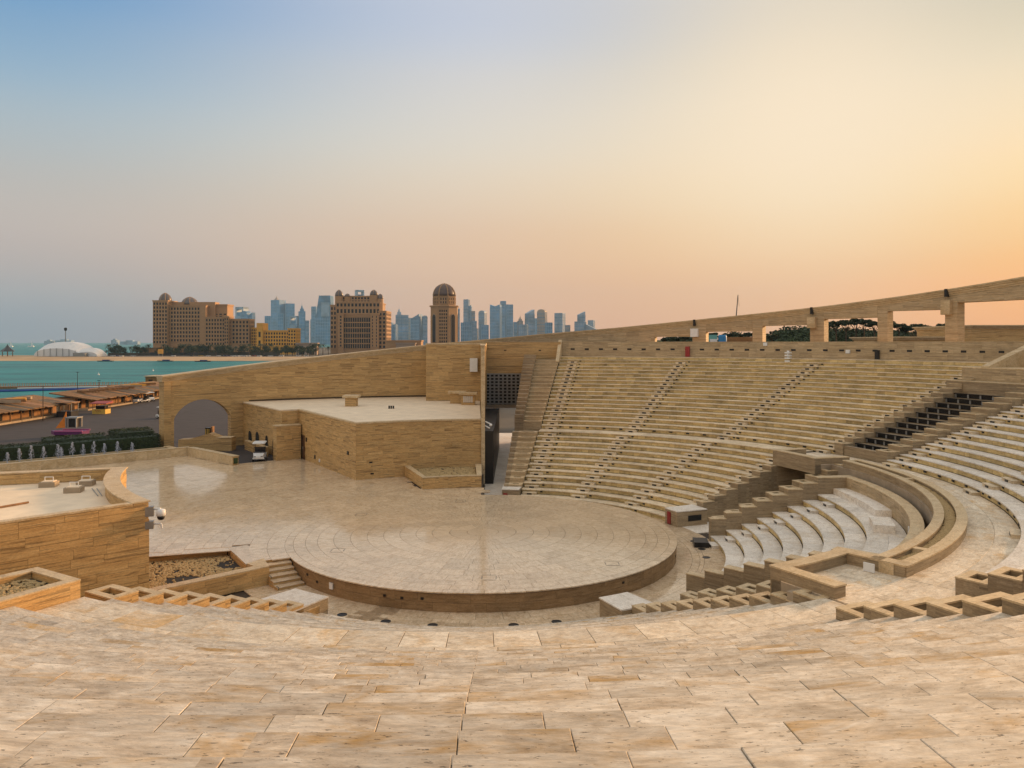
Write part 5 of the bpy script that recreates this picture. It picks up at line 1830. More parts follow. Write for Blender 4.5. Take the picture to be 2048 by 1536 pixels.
def plant_tree(kind, loc, s, lab, var=0, mat='leaf_dark', grp=None):
    key = (kind, var, mat)
    if key not in PROTO:
        m, tr = tree_proto(kind, 40 + var)
        a, b = m.mesh('crown'), tr.mesh('trunk')
        a.materials.append(MAT[mat])
        b.materials.append(MAT['bark'])
        PROTO[key] = (a, b)
    t = thing({'pine': 'pine_tree', 'palm': 'palm_tree', 'round': 'tree'}[kind], loc, lab, 'tree', grp)
    for nm, me in zip(('crown', 'trunk'), PROTO[key]):
        o = bpy.data.objects.new(nm, me)
        COL.objects.link(o)
        o.parent = t
    t.scale = (s, s, s)
    t.rotation_euler = (0, 0, random.random() * 6)
    return t


ORD = lambda n: '%d%s' % (n, 'th' if 10 <= n % 100 <= 20 else {1: 'st', 2: 'nd', 3: 'rd'}.get(n % 10, 'th'))
random.seed(77)
spots = [216, 224, 231, 239, 250, 262, 272, 280, 288, 296] + list(range(318, 660, 7))
for k, px in enumerate(spots):
    px += random.uniform(-3, 3)
    Y = random.uniform(806, 862)
    X = (px - 1024) / 1560 * Y
    kind = 'palm' if random.random() < 0.35 else 'round'
    s = random.uniform(1.0, 1.75) * (1.0 if kind == 'palm' else 1.05)
    plant_tree(kind, (X, Y, -2.2), s, 'small dark %s, %s tree from the left in the belt along the far shore' % ('palm' if kind == 'palm' else 'leafy tree', ORD(k + 1)), k % 2, 'leaf_palm' if kind == 'palm' else 'leaf_dark', 'trees along the far shore')
# low dark hoarding behind the beach
for k, (p0, p1, mt, lab) in enumerate(((216, 300, 'far_land', 'low dark wall behind the beach, right of the white tents'), (300, 410, 'car_dark', 'dark hoarding behind the beach, below the first hotel'), (412, 560, 'far_land', 'dark wall behind the parked cars, below the yellow hotel wing'))):
    Y = 832
    x0, x1 = (p0 - 1024) / 1560 * Y, (p1 - 1024) / 1560 * Y
    tag(MB().box(x0, x1, Y, Y + 1, -2.2, 0.8 + 0.4 * k).build('hoarding', mt), lab, 'hoarding')
t = thing('low_house', (-395, 900, -2.2), 'low sandy house roofs behind trees, between the tents and the first hotel', 'house')
MB().box(-425, -392, 890, 905, -2.2, 5).build('wall', 'hut_plaster', t)
MB().box(-426, -391, 889, 906, 5, 5.8).build('roof', 'thatch', t)
MB().box(-388, -372, 893, 906, -2.2, 7).build('side_wing', 'hut_plaster', t)
t = thing('sign_board', (at(321, 0, 775)[0], 775, -2.2), 'pale square sign board on two posts at the far beach', 'sign')
X = at(321, 0, 775)[0]
MB().box(X - 2.6, X + 2.6, 774.8, 775.1, 0.6, 5.2).build('board', 'yellow_plaster', t)
for sx in (-1.8, 1.8):
    MB().box(X + sx - 0.15, X + sx + 0.15, 775.1, 775.4, -2.2, 4.5).build('post', 'grey_metal', t)


def car(loc, rot, mat, lab):
    t = thing('parked_car', (0, 0, 0), lab, 'car', 'cars parked behind the far beach')
    MB().hexa([(-2.2, -0.9), (2.2, -0.9), (2.2, 0.9), (-2.2, 0.9)], 0.35, [0.95, 0.85, 0.85, 0.95]).build('body', mat, t)
    m = MB()
    m.add([(-1.5, -0.82, 0.9), (1.1, -0.82, 0.9), (1.1, 0.82, 0.9), (-1.5, 0.82, 0.9), (-1.1, -0.7, 1.5), (0.4, -0.7, 1.5), (0.4, 0.7, 1.5), (-1.1, 0.7, 1.5)], [(3, 2, 1, 0), (4, 5, 6, 7), (0, 1, 5, 4), (1, 2, 6, 5), (2, 3, 7, 6), (3, 0, 4, 7)])
    m.build('cabin', 'glass_dark', t)
    for sx in (-1.35, 1.35):
        for sy in (-0.85, 0.85):
            MB().tube((sx, sy - 0.1, 0.33), (sx, sy + 0.1, 0.33), 0.33, seg=10).build('wheel', 'tyre', t)
    t.location = loc
    t.rotation_euler = (0, 0, rot)
    return t


carp = {}
random.seed(5)
for k, (px, mt) in enumerate(((226, 'white_paint'), (234, 'car_blue'), (243, 'white_paint'), (266, 'white_paint'), (347, 'white_paint'), (384, 'car_dark'), (402, 'yellow_paint'), (417, 'white_paint'), (438, 'white_paint'), (446, 'car_dark'), (452, 'car_blue'), (458, 'car_blue'), (466, 'white_paint'), (474, 'white_paint'), (481, 'white_paint'), (489, 'white_paint'), (497, 'white_paint'), (508, 'red_roof'), (519, 'white_paint'), (530, 'car_dark'), (541, 'white_paint'), (551, 'car_dark'), (563, 'white_paint'), (597, 'white_paint'), (613, 'white_paint'))):
    Y = random.uniform(768, 782)
    X = (px - 1024) / 1560 * Y
    cn = {'white_paint': 'white', 'car_blue': 'dark blue', 'car_dark': 'black', 'yellow_paint': 'yellow', 'red_roof': 'red'}[mt]
    lab = '%s car, %s from the left in the row behind the far beach' % (cn, ORD(k + 1))
    if mt not in carp:
        carp[mt] = car((X, Y, -2.2), random.uniform(-0.5, 0.5), mt, lab)
    else:
        dup(carp[mt], (X, Y, -2.2), random.uniform(-0.5, 0.5), lab)


# ------------------------------------------------------------------ the hotels
def grid_face(parent, PZ, p0, p1, z0, z1, nb, nf, frac=0.55, vf=0.6, proud=0.5, wall='hotel_stone', pane='glass_dark'):
    """piers and spandrels standing proud of dark panes, on the right-hand side of p0 -> p1"""
    L_ = math.hypot(p1[0] - p0[0], p1[1] - p0[1])
    d = ((p1[0] - p0[0]) / L_, (p1[1] - p0[1]) / L_)
    rot = math.atan2(d[1], d[0])
    bw, fh = L_ / nb, (z1 - z0) / nf
    m = MB()

    def blk(s0, s1, za, zb, dd):
        q = [(p0[0] + d[0] * s_ + d[1] * o_, p0[1] + d[1] * s_ - d[0] * o_) for s_, o_ in ((s0, dd), (s1, dd), (s1, 0), (s0, 0))]
        m.hexa(q, za, zb)
    pw_ = bw * (1 - frac)
    for k in range(nb + 1):
        blk(max(0, k * bw - pw_ / 2), min(L_, k * bw + pw_ / 2), z0, z1, proud)
    sh = fh * (1 - vf)
    for k in range(nf + 1):
        blk(0, L_, max(z0, z0 + k * fh - sh / 2), min(z1, z0 + k * fh + sh / 2), proud * 0.9)
    m.build('facade_grid', wall, parent)
    w_, h_ = round(bw * frac, 2), round(fh * vf, 2)
    for i in range(nb):
        for j in range(nf):
            s0 = (i + 0.5) * bw - w_ / 2
            PZ.box(('p', w_, h_), w_, 0.08, h_, (p0[0] + d[0] * s0, p0[1] + d[1] * s0, z0 + (j + 0.5) * fh - h_ / 2), rot, name='window', mat=pane)


def mass(parent, px0, px1, pt, Y, dep, PZ=None, nb=0, nf=0, z0=-2.2, wall='hotel_stone', side=0, frac=0.6, vf=0.6, za=None, zb=None, corn=True, name='wall'):
    x0, x1 = (px0 - 1024) / 1560 * Y, (px1 - 1024) / 1560 * Y
    zt = 12 + (684.5 - pt) / 1560 * Y
    MB().box(x0, x1, Y, Y + dep, z0, zt).build(name, wall, parent)
    if corn:
        MB().box(x0 - 0.7, x1 + 0.7, Y - 0.7, Y + dep + 0.7, zt - 1.2, zt + 0.3).build('cornice', wall, parent)
    if nb:
        grid_face(parent, PZ, (x0, Y), (x1, Y), z0 + 6 if za is None else za, zt - 1.5 if zb is None else zb, nb, nf, frac, vf, wall=wall)
    if side:
        grid_face(parent, PZ, (x1, Y), (x1, Y + dep), z0 + 6 if za is None else za, zt - 1.5 if zb is None else zb, side, nf, frac, vf, wall=wall)
    return x0, x1, zt


def onion(parent, px, Y, rad_px, pbase, ptop, dep=0.0, mat='dome_slate', ribs=8, rmat='hotel_stone'):
    X, r = (px - 1024) / 1560 * Y, rad_px / 1560 * Y
    zb, zt = 12 + (684.5 - pbase) / 1560 * Y, 12 + (684.5 - ptop) / 1560 * Y
    h = zt - zb
    prof = [(r, 0), (r * 0.98, h * 0.2), (r * 0.9, h * 0.42), (r * 0.74, h * 0.64), (r * 0.5, h * 0.82), (r * 0.22, h * 0.94), (0.15, h)]
    d = MB().lathe((X, Y + dep), prof, 24, z0=zb).build('dome', mat, parent, smooth=True)
    m = MB()
    for k in range(ribs):
        th = 2 * math.pi * (k + 0.5) / ribs
        for (r0, z0_), (r1, z1_) in zip(prof[:-1], prof[1:]):
            m.tube((X + r0 * math.cos(th) * 1.01, Y + dep + r0 * math.sin(th) * 1.01, zb + z0_), (X + r1 * math.cos(th) * 1.01, Y + dep + r1 * math.sin(th) * 1.01, zb + z1_), r * 0.045, seg=5)
    m.build('dome_ribs', rmat, d)


h1 = thing('hotel', at(380, 0, 900)[:2] + (-2.2,), 'large tan hotel with two glass domes on the left of the far shore', 'hotel')
PZ = Pieces()
mass(h1, 306, 335, 601, 895, 26, PZ, 5, 11, za=10)
mass(h1, 335, 412, 611, 900, 24, PZ, 13, 9, za=12)
mass(h1, 336, 430, 604, 908, 14, corn=False)
mass(h1, 411, 454.5, 609, 912, 20, PZ, 5, 3, za=38, zb=46)
mass(h1, 411, 450, 634, 896, 14, PZ, 7, 7, za=8)
mass(h1, 448.5, 457, 632.5, 893, 16, PZ, 2, 9, side=4, za=6)
mass(h1, 457, 498, 638, 899, 18, PZ, 6, 6, side=4, za=10)
mass(h1, 400, 411.5, 612, 897, 4, corn=False)
PZ.flush(h1, 300, 'windows')
onion(h1, 320.5, 895, 12, 602, 584.5, 13)
onion(h1, 368, 900, 15.5, 608, 592.5, 16)
h1b = thing('hotel_wing', at(550, 0, 900)[:2] + (-2.2,), 'bright yellow lower hotel wing with rows of small dark windows', 'hotel')
PZ = Pieces()
mass(h1b, 497, 514, 655, 905, 18, PZ, 5, 7, wall='yellow_plaster', za=4, corn=False)
mass(h1b, 513, 525.5, 646, 899, 20, PZ, 1, 2, wall='yellow_plaster', za=6, zb=26, frac=0.35, corn=False)
mass(h1b, 525, 578, 661, 903, 16, PZ, 10, 4, wall='yellow_plaster', za=8, side=0)
mass(h1b, 576, 592, 657, 900, 18, PZ, 3, 5, wall='yellow_plaster', za=8, side=4)
PZ.flush(h1b, 300, 'windows')
ga = thing('arcade', at(615, 0, 890)[:2] + (-2.2,), 'low pale arcade with two dark pointed arches between the hotels', 'arcade')
x0, x1, zt = mass(ga, 592, 634, 686, 890, 8, wall='tower_tan')
for px in (603, 623):
    X = (px - 1024) / 1560 * 889.6
    q = [(X - 2.8, -2.2), (X + 2.8, -2.2), (X + 2.8, 3.2), (X + 1.7, 5.4), (X, 6.8), (X - 1.7, 5.4), (X - 2.8, 3.2)]
    n = len(q)
    MB().add([(u, 889.6, v) for u, v in q] + [(u, 889.9, v) for u, v in q], [tuple(range(n)), tuple(range(2 * n - 1, n - 1, -1))] + [(i, n + i, n + (i + 1) % n, (i + 1) % n) for i in range(n)]).build('arch_opening', 'black_void', ga)
h2 = thing('hotel', at(715, 0, 950)[:2] + (-2.2,), 'tall symmetrical tan hotel with four corner domes and a dark gridded front', 'hotel')
PZ = Pieces()
mass(h2, 661, 673, 610, 955, 30, PZ, 2, 9, za=4)
mass(h2, 672, 760, 605, 952, 40, PZ, 12, 2, za=46, zb=62)
mass(h2, 684, 752, 592, 958, 30, PZ, 11, 2, za=60, zb=68)
mass(h2, 687, 741, 632, 949, 6, PZ, 12, 6, za=4, frac=0.78, vf=0.8)
mass(h2, 676, 687, 628, 946, 8, PZ, 1, 10, za=6, frac=0.3)
mass(h2, 741, 757, 628, 946, 8, PZ, 2, 10, za=6, frac=0.25)
mass(h2, 757, 772, 622, 952, 38, PZ, 2, 9, side=5, za=4)
PZ.flush(h2, 300, 'windows')
for px, rp_, pb, ptp in ((676, 8.2, 592, 579), (693, 6, 593, 586.5), (746, 8.2, 590, 579), (759, 6.2, 597, 587)):
    X, Y = (px - 1024) / 1560 * 952, 952
    zb = 12 + (684.5 - pb) / 1560 * Y
    MB().lathe((X, Y + 6), [(rp_ * 0.62, 0), (rp_ * 0.62, zb - 50)], 12, z0=50).build('turret', 'hotel_stone', h2)
    onion(h2, px, 952, rp_, pb, ptp, 6, ribs=6)
dt = thing('domed_tower', at(886, 0, 800)[:2] + (-2.2,), 'octagonal tan tower with a ribbed dark dome standing behind the wall', 'tower')
X, Y = (886 - 1024) / 1560 * 800, 816
k = 800 / 1560
MB().lathe((X, Y), [(29 * k, 0), (29 * k, 52.5)], 8, z0=-2.2, ph=0.5).build('shaft', 'hotel_stone', dt)
MB().lathe((X, Y), [(31.5 * k, 0), (31.5 * k, 1.0), (30 * k, 1.4)], 8, z0=48.8, ph=0.5).build('cornice', 'hotel_stone', dt)
MB().lathe((X, Y), [(24 * k, 0), (24 * k, 9.5)], 8, z0=50.2, ph=0.5).build('drum', 'hotel_stone', dt)
MB().lathe((X, Y), [(24.8 * k, 0), (24.8 * k, 0.8)], 8, z0=59.2, ph=0.5).build('drum_cornice', 'hotel_stone', dt)
prof = [(23.6 * k, 0), (23.2 * k, 2.6), (21.4 * k, 5.6), (17.6 * k, 8.8), (11.8 * k, 11.2), (5.2 * k, 12.6), (0.2, 13.2)]
dm = MB().lathe((X, Y), prof, 32, z0=60).build('dome', 'dome_brown', dt, smooth=True)
for j in range(8):
    th = 2 * math.pi * (j + 0.5) / 8
    m = MB()
    for (r0, z0_), (r1, z1_) in zip(prof[:-1], prof[1:]):
        m.tube((X + r0 * 1.01 * math.cos(th), Y + r0 * 1.01 * math.sin(th), 60 + z0_), (X + r1 * 1.01 * math.cos(th), Y + r1 * 1.01 * math.sin(th), 60 + z1_), 0.55, seg=6)
    m.build('dome_rib', 'hotel_stone', dm)
PZ = Pieces()
for j in range(8):
    th0, th1 = 2 * math.pi * (j + 0.5) / 8, 2 * math.pi * (j + 1.5) / 8
    if math.sin((th0 + th1) / 2) > 0.2:
        continue
    rr = 29 * k
    p0 = (X + rr * math.cos(th0), Y + rr * math.sin(th0))
    p1 = (X + rr * math.cos(th1), Y + rr * math.sin(th1))
    mid_ = abs(math.cos((th0 + th1) / 2)) < 0.2
    f = lambda u: (p0[0] + (p1[0] - p0[0]) * u, p0[1] + (p1[1] - p0[1]) * u)
    if mid_:
        grid_face(dt, PZ, f(0.12), f(0.88), 4, 46, 4, 12, 0.62, 0.62)
    else:
        grid_face(dt, PZ, f(0.05), f(0.95), -2, 10, 4, 3, 0.5, 0.6)
        c = f(0.5)
        L_ = math.hypot(p1[0] - p0[0], p1[1] - p0[1])
        d_ = ((p1[0] - p0[0]) / L_, (p1[1] - p0[1]) / L_)
        for sc_, off_, mt, nm in ((1.25, 0.3, 'tower_tan', 'arch_frame'), (1.0, 0.5, 'glass_dark', 'tall_arched_window')):
            w_ = L_ * 0.2 * sc_
            q = [(-w_, 12), (w_, 12), (w_, 38)] + [(w_ * math.cos(a), 38 + w_ * 1.2 * math.sin(a)) for a in np.linspace(0.3, math.pi - 0.3, 7)] + [(-w_, 38)]
            n = len(q)
            pts = [(c[0] + d_[0] * u + d_[1] * o_, c[1] + d_[1] * u - d_[0] * o_, v) for o_ in (off_, 0.02) for u, v in q]
            MB().add(pts, [tuple(range(n)), tuple(range(2 * n - 1, n - 1, -1))] + [(i, n + i, n + (i + 1) % n, (i + 1) % n) for i in range(n)]).build(nm, mt, dt)
    rr = 24 * k
    q0 = (X + rr * math.cos(th0), Y + rr * math.sin(th0))
    q1 = (X + rr * math.cos(th1), Y + rr * math.sin(th1))
    g_ = lambda u: (q0[0] + (q1[0] - q0[0]) * u, q0[1] + (q1[1] - q0[1]) * u)
    grid_face(dt, PZ, g_(0.1), g_(0.9), 51.5, 58.5, 3, 2, 0.45, 0.7)
PZ.flush(dt, 300, 'windows')
t = thing('low_building', at(810, 0, 860)[:2] + (-2.2,), 'low brown building and pale parapet between the tall hotel and the domed tower', 'building')
mass(t, 772, 842, 681, 868, 20, wall='hotel_stone')
mass(t, 792, 830, 686, 858, 8, wall='tower_tan')

# ------------------------------------------------------------------ skyline across the bay
SKY = [  # x0, x1, top row, wall, crown, words
    (467, 490, 614, 'tower_pale', 'frame', 'pale open-framed tower top left of the skyline'), (478, 497, 622, 'glass_blue', 'round', 'blue round-shouldered tower behind the first hotel'),
    (496, 507, 625, 'glass_blue', 'slant', 'narrow pointed blue tower right of the first hotel'), (529, 541, 632, 'glass_blue', 'flat', 'low teal glass block in front of the spired tower'),
    (536.5, 564, 600, 'glass_blue', 'pyramid', 'broad blue tower with a small pyramid on top'), (555, 567, 627, 'glass_blue', 'flat', 'narrow blue slab against the pyramid-topped tower'),
    (569.5, 591, 607, 'glass_blue', 'mast', 'blue tower with two masts'), (577, 596, 632, 'tower_pale', 'frame', 'white framed block in front of the twin-mast tower'),
    (597, 612, 615, 'glass_blue', 'spire', 'stepped dark blue tower with a blunt spire'), (610, 619, 641, 'tower_pale', 'flat', 'small pale block right of the stepped blue tower'),
    (621.5, 633, 613, 'glass_blue', 'flat', 'slim blue tower left of the tallest one'), (631, 662, 591, 'glass_blue', 'taper', 'tallest blue tapering tower beside the four-domed hotel'),
    (711, 731, 580, 'tower_pale', 'frame', 'square white frame of a tower above the four-domed hotel'), (774, 785, 645, 'glass_blue', 'flat', 'small teal tower right of the four-domed hotel'),
    (784, 793, 649, 'glass_blue', 'flat', 'low blue tower between the teal one and the stepped pale one'), (791, 806, 622, 'tower_pale', 'spire', 'pale blue tower with a thin spire, left of the domed tower'),
    (803, 818, 630, 'tower_pale', 'flat', 'pale ribbed slab beside the thin-spired tower'), (818, 841, 628, 'glass_blue', 'slant', 'blue tower with a slanted top, left of the domed tower'),
    (845, 856, 631, 'tower_pale', 'round', 'narrow pale tower just left of the domed tower'), (914, 920, 617, 'tower_pale', 'flat', 'sliver of a pale tower just right of the domed tower'),
    (926, 938, 599, 'tower_pale', 'flat', 'tall flat-topped pale slab right of the domed tower'), (937, 943, 610, 'glass_blue', 'slant', 'thin pointed tower attached to the tall pale slab'),
    (942, 951, 622, 'tower_tan', 'flat', 'short tan tower right of the pale slab'), (920, 945, 645, 'glass_blue', 'flat', 'wide dark blue block in front of the tall pale slab'),
    (944, 954, 642, 'tower_pale', 'flat', 'pale narrow block right of the wide dark blue one'), (955, 971, 621, 'tower_pale', 'round', 'pale rounded tower left of the twin blue slabs'),
    (961, 979, 650, 'glass_blue', 'flat', 'low dark blue block left of the twin blue slabs'), (978, 1001, 609, 'glass_blue', 'horns', 'left of the twin blue slabs, with a dipped roofline'),
    (1001.5, 1013, 602, 'glass_blue', 'flat', 'taller narrow half of the right twin slab'), (1012, 1028, 609, 'glass_blue', 'flat', 'right of the twin blue slabs'),
    (1027.6, 1037, 644, 'glass_blue', 'flat', 'low blue block right of the twin slabs'), (1036, 1047, 636, 'tower_tan', 'spire', 'small tan tower with a thin tip'),
    (1036, 1055, 649, 'tower_pale', 'flat', 'low white block at the foot of the tan tipped tower'), (1053, 1072, 619, 'tower_pale', 'slant', 'grey tower with a sloped top'),
    (1072, 1092, 618.5, 'tower_tan', 'round', 'rounded tan tower beside the sloped grey one'), (1092, 1106, 645, 'glass_blue', 'flat', 'low blue block right of the rounded tan tower'),
    (1106, 1128, 626, 'tower_pale', 'flat', 'wide pale slab toward the right of the skyline'), (1129, 1139, 650, 'tower_tan', 'flat', 'small tan block right of the wide pale slab'),
    (1157, 1172, 623, 'tower_pale', 'slant', 'last tall tower at the right end of the skyline'), (1147, 1171, 643, 'tower_pale', 'flat', 'low pale block in front of the last tall tower'),
    (1168, 1197, 648, 'tower_pale', 'slant', 'low block that slopes down at the right end of the skyline')]
rf = random.Random(9)
names_ = ('pale', 'blue', 'tan')
for k in range(34):
    px = 470 + k * 21.5 + rf.uniform(-6, 6)
    if 664 < px < 772 or 853 < px < 918:
        continue
    wd_ = rf.uniform(7, 15)
    mt = rf.choice(['tower_pale', 'tower_pale', 'glass_blue', 'tower_tan'])
    nm_ = {'tower_pale': 'pale', 'glass_blue': 'blue', 'tower_tan': 'tan'}[mt]
    SKY.append((px, px + wd_, rf.uniform(634, 658), mt, rf.choice(['flat', 'flat', 'round', 'slant', 'spire', 'mast']), 'low hazy %s tower, %s from the left in the back row of the skyline' % (nm_, ORD(len(SKY) - 40))))
random.seed(21)
for k, (px0, px1, ptp, mt, crown, lab) in enumerate(SKY):
    Y = 4000 + (int(px0 * 7) % 7) * 130 + (300 if ptp < 615 else 0) - (450 if ptp > 640 and k < 41 else 0) + (700 if k >= 41 else 0)
    x0, x1, zt = (px0 - 1024) / 1560 * Y, (px1 - 1024) / 1560 * Y, 12 + (684.5 - ptp) / 1560 * Y
    w = x1 - x0
    t = thing('skyscraper', ((x0 + x1) / 2, Y, -2.2), lab, 'skyscraper')
    y1 = Y + w * 0.9
    m = None
    fin = 'tower_fin' if mt == 'glass_blue' else 'glass_blue'
    if crown == 'taper':
        MB().hexa([(x0, Y), (x1, Y), (x1, y1), (x0, y1)], -2.2, zt * 0.55).build('shaft', mt, t)
        m = MB()
        m.add([(x0, Y, zt * 0.55), (x1, Y, zt * 0.55), (x1, y1, zt * 0.55), (x0, y1, zt * 0.55), (x0 + w * 0.22, Y, zt), (x1 - w * 0.05, Y, zt), (x1 - w * 0.05, y1, zt), (x0 + w * 0.22, y1, zt)], [(0, 1, 5, 4), (1, 2, 6, 5), (2, 3, 7, 6), (3, 0, 4, 7), (4, 5, 6, 7)])
        m.build('upper_shaft', mt, t)
        MB().box(x0 + w * 0.36, x1 - w * 0.1, Y - 1.5, Y, zt * 0.57, zt * 0.86).build('pale_panel', 'tower_pale', t)
    else:
        zb = zt
        if crown == 'frame':
            zb = zt - w * 0.8
            m = MB()
            m.box(x0, x0 + w * 0.16, Y, y1, zb, zt).box(x1 - w * 0.16, x1, Y, y1, zb, zt).box(x0, x1, Y, y1, zt - w * 0.16, zt + 0.1)
            m.build('crown_frame', mt, t)
            MB().box(x0 + w * 0.2, x1 - w * 0.2, Y + 4, y1 - 4, zb, zb + w * 0.35).build('crown_core', 'glass_blue', t)
        elif crown == 'pyramid':
            zb = zt
            MB().lathe((x0 + w * 0.33, Y + w * 0.4), [(w * 0.26, 0), (w * 0.05, w * 0.2), (0.2, w * 0.34)], 4, z0=zt, ph=0.5).build('pyramid', 'tower_tan', t)
        elif crown == 'mast':
            for u in (0.4, 0.6):
                MB().tube((x0 + w * u, Y + 5, zt), (x0 + w * u, Y + 5, zt + 16), 1.0, 0.6).build('mast', 'tower_fin', t)
        elif crown == 'spire':
            zb = zt - w * 0.5
            MB().box(x0 + w * 0.2, x1 - w * 0.2, Y + w * 0.15, y1 - w * 0.15, zb, zb + w * 0.35).build('setback', mt, t)
            MB().lathe(((x0 + x1) / 2, (Y + y1) / 2), [(w * 0.18, 0), (w * 0.14, w * 0.25), (0.6, w * 0.5), (0.4, w * 0.9)], 8, z0=zb + w * 0.35).build('spire', mt, t)
        elif crown == 'slant':
            zb = zt - w * 0.45
            MB().hexa([(x0, Y), (x1, Y), (x1, y1), (x0, y1)], zb - 0.02, [zb + 2, zt, zt, zb + 2] if px0 < 1160 else [zt, zb + 2, zb + 2, zt]).build('slanted_top', mt, t)
        elif crown == 'round':
            zb = zt - w * 0.25
            vs_ = []
            for yv in (Y, y1):
                vs_ += [((x0 + x1) / 2 - w / 2 * math.cos(a), yv, zb + w * 0.25 * math.sin(a)) for a in np.linspace(0, math.pi, 9)]
            MB().add(vs_, [tuple(range(9)), tuple(range(17, 8, -1))] + [(i, 9 + i, 10 + i, i + 1) for i in range(8)]).build('rounded_top', mt, t)
        elif crown == 'horns':
            zb = zt - w * 0.2
            MB().hexa([(x0, Y), (x0 + w / 2, Y), (x0 + w / 2, y1), (x0, y1)], zb, [zt, zb + 2, zb + 2, zt]).hexa([(x0 + w / 2, Y), (x1, Y), (x1, y1), (x0 + w / 2, y1)], zb, [zb + 2, zt, zt, zb + 2]).build('dipped_top', mt, t)
        MB().box(x0, x1, Y, y1, -2.2, zb).build('shaft', mt, t)
        zt = zb
    m = MB()
    nv = max(3, int(w / 9))
    for i in range(nv + 1):
        x = x0 + w * i / nv
        m.box(x - 0.8, x + 0.8, Y - 1.0, Y - 0.02, -2.2, (zt if crown != 'taper' else zt * 0.55) - 1)
    for i in range(nv + 1):
        yy = Y + (y1 - Y) * i / nv
        if crown != 'taper':
            m.box(x1 + 0.02, x1 + 1.0, yy - 0.8, yy + 0.8, -2.2, zt - 1)
            m.box(x0 - 1.0, x0 - 0.02, yy - 0.8, yy + 0.8, -2.2, zt - 1)
    for z in np.arange(12, zt * (0.55 if crown == 'taper' else 1.0), 18):
        m.box(x0, x1, Y - 0.6, Y - 0.03, z, z + 2.2)
    m.build('mullions', fin, t)
    if crown != 'taper':
        an_ = random.choice([-1, 1]) * random.uniform(0.15, 0.5)
        t.rotation_euler = (0, 0, an_)
        kk = 1 / (math.cos(an_) + 0.9 * abs(math.sin(an_)))
        t.scale = (kk, kk, 1)
# faint buildings on the horizon, far left
for k, (px0, px1, pt_, lab) in enumerate(((88, 104, 682, 'faint low building on the left horizon behind the tent'), (110, 142, 681, 'faint wide block on the horizon behind the lighting mast'), (222, 233, 680, 'faint block on the horizon right of the tents'), (240, 275, 683, 'faint low strip of buildings on the horizon'))):
    Y = 5200
    x0, x1, zt = (px0 - 1024) / 1560 * Y, (px1 - 1024) / 1560 * Y, 12 + (684.5 - pt_) / 1560 * Y
    tag(MB().box(x0, x1, Y, Y + 40, -5, zt).box(x0 + (x1 - x0) * 0.3, x1 - (x1 - x0) * 0.3, Y + 5, Y + 30, zt, zt + 8).build('horizon_building', 'tower_pale'), lab, 'building')

# ------------------------------------------------------------------ behind the colonnade on the right
ridge = [(1290, 684), (1330, 680), (1390, 674), (1420, 682), (1440, 676), (1465, 666), (1490, 672), (1505, 683), (1530, 672), (1560, 662), (1590, 657), (1625, 655), (1660, 656), (1700, 660), (1760, 664), (1850, 667), (1950, 668), (2060, 668), (2300, 668)]
m = MB()
YS = [172, 180, 188, 196, 205, 216, 230]
W_ = [0.0, 0.45, 0.8, 1.0, 0.9, 0.5, 0.0]
vsr, fsr = [], []
for px in range(1285, 2300, 12):
    py = float(np.interp(px, [q[0] for q in ridge], [q[1] for q in ridge]))
    X = (px - 1024) / 1560 * 196
    zt = 12 + (684.5 - py) / 1560 * 196
    for y, w in zip(YS, W_):
        vsr.append((X, y, -1.6 + (zt + 1.6) * w + random.gauss(0, 0.15) * (w > 0)))
nr = len(YS)
for i in range(len(vsr) // nr - 1):
    for j in range(nr - 1):
        a = i * nr + j
        fsr.append((a, a + 1, a + nr + 1, a + nr))
hill = struct(MB().add(vsr, fsr).build('hill', 'grass'))
m = MB()
pts = []
for _ in range(15000):
    px = random.uniform(1330, 2040)
    py = float(np.interp(px, [q[0] for q in ridge], [q[1] for q in ridge]))
    X = (px - 1024) / 1560 * 196
    zt = 12 + (684.5 - py) / 1560 * 196
    j = random.uniform(0, 3.2)
    y = float(np.interp(j, range(7), YS))
    w = float(np.interp(j, range(7), W_))
    pts.append((X, y, -1.6 + (zt + 1.6) * w + random.uniform(0, 0.8)))
leaves(m, pts, 0.40)
o = m.build('shrub_cover', 'leaf_dark', kind='stuff')
o['label'] = 'dense dark green shrubs covering the slope behind the colonnade'
o['category'] = 'shrubs'
random.seed(31)
for k, (px, py, s, lab) in enumerate(((1652, 648, 1.0, 'umbrella pine at the left of the row behind the colonnade'), (1672, 645, 1.05, 'second umbrella pine of the row on the slope'), (1692, 643, 1.1, 'third umbrella pine of the row on the slope'), (1711, 641, 1.15, 'tallest umbrella pine of the row on the slope'), (1729, 642, 1.1, 'umbrella pine just left of the fourth column'), (1748, 645, 1.05, 'umbrella pine hidden partly by the fourth column'), (1776, 646, 1.1, 'umbrella pine just right of the fourth column'), (1797, 650, 1.0, 'smaller umbrella pine at the end of the row'), (1832, 652, 1.5, 'broad lone pine between the fourth and fifth columns'), (1893, 652, 1.35, 'pine half hidden by the fifth column'), (1916, 664, 0.8, 'low pine just right of the fifth column'), (1340, 676, 0.9, 'low dark pine in the first opening of the colonnade'), (1366, 674, 0.9, 'dark pine in the middle of the first opening'), (1424, 668, 1.0, 'dark pine in the second opening, left of the white panel'), (1470, 668, 0.8, 'small pine above the tan container'), (1497, 668, 0.8, 'small pine at the right of the tan container'), (1545, 672, 0.9, 'dark bushy pine at the foot of the slope'))):
    Y = 186 + random.uniform(-4, 6)
    zc = 12 + (684.5 - py) / 1560 * Y
    X = (px - 1024) / 1560 * Y
    plant_tree('pine', (X, Y, zc - 5.0 * s), s, lab, k % 3, 'leaf_dark', 'pines behind the colonnade')
X0, X1 = at(1453, 0, 150)[0], at(1510, 0, 150)[0]
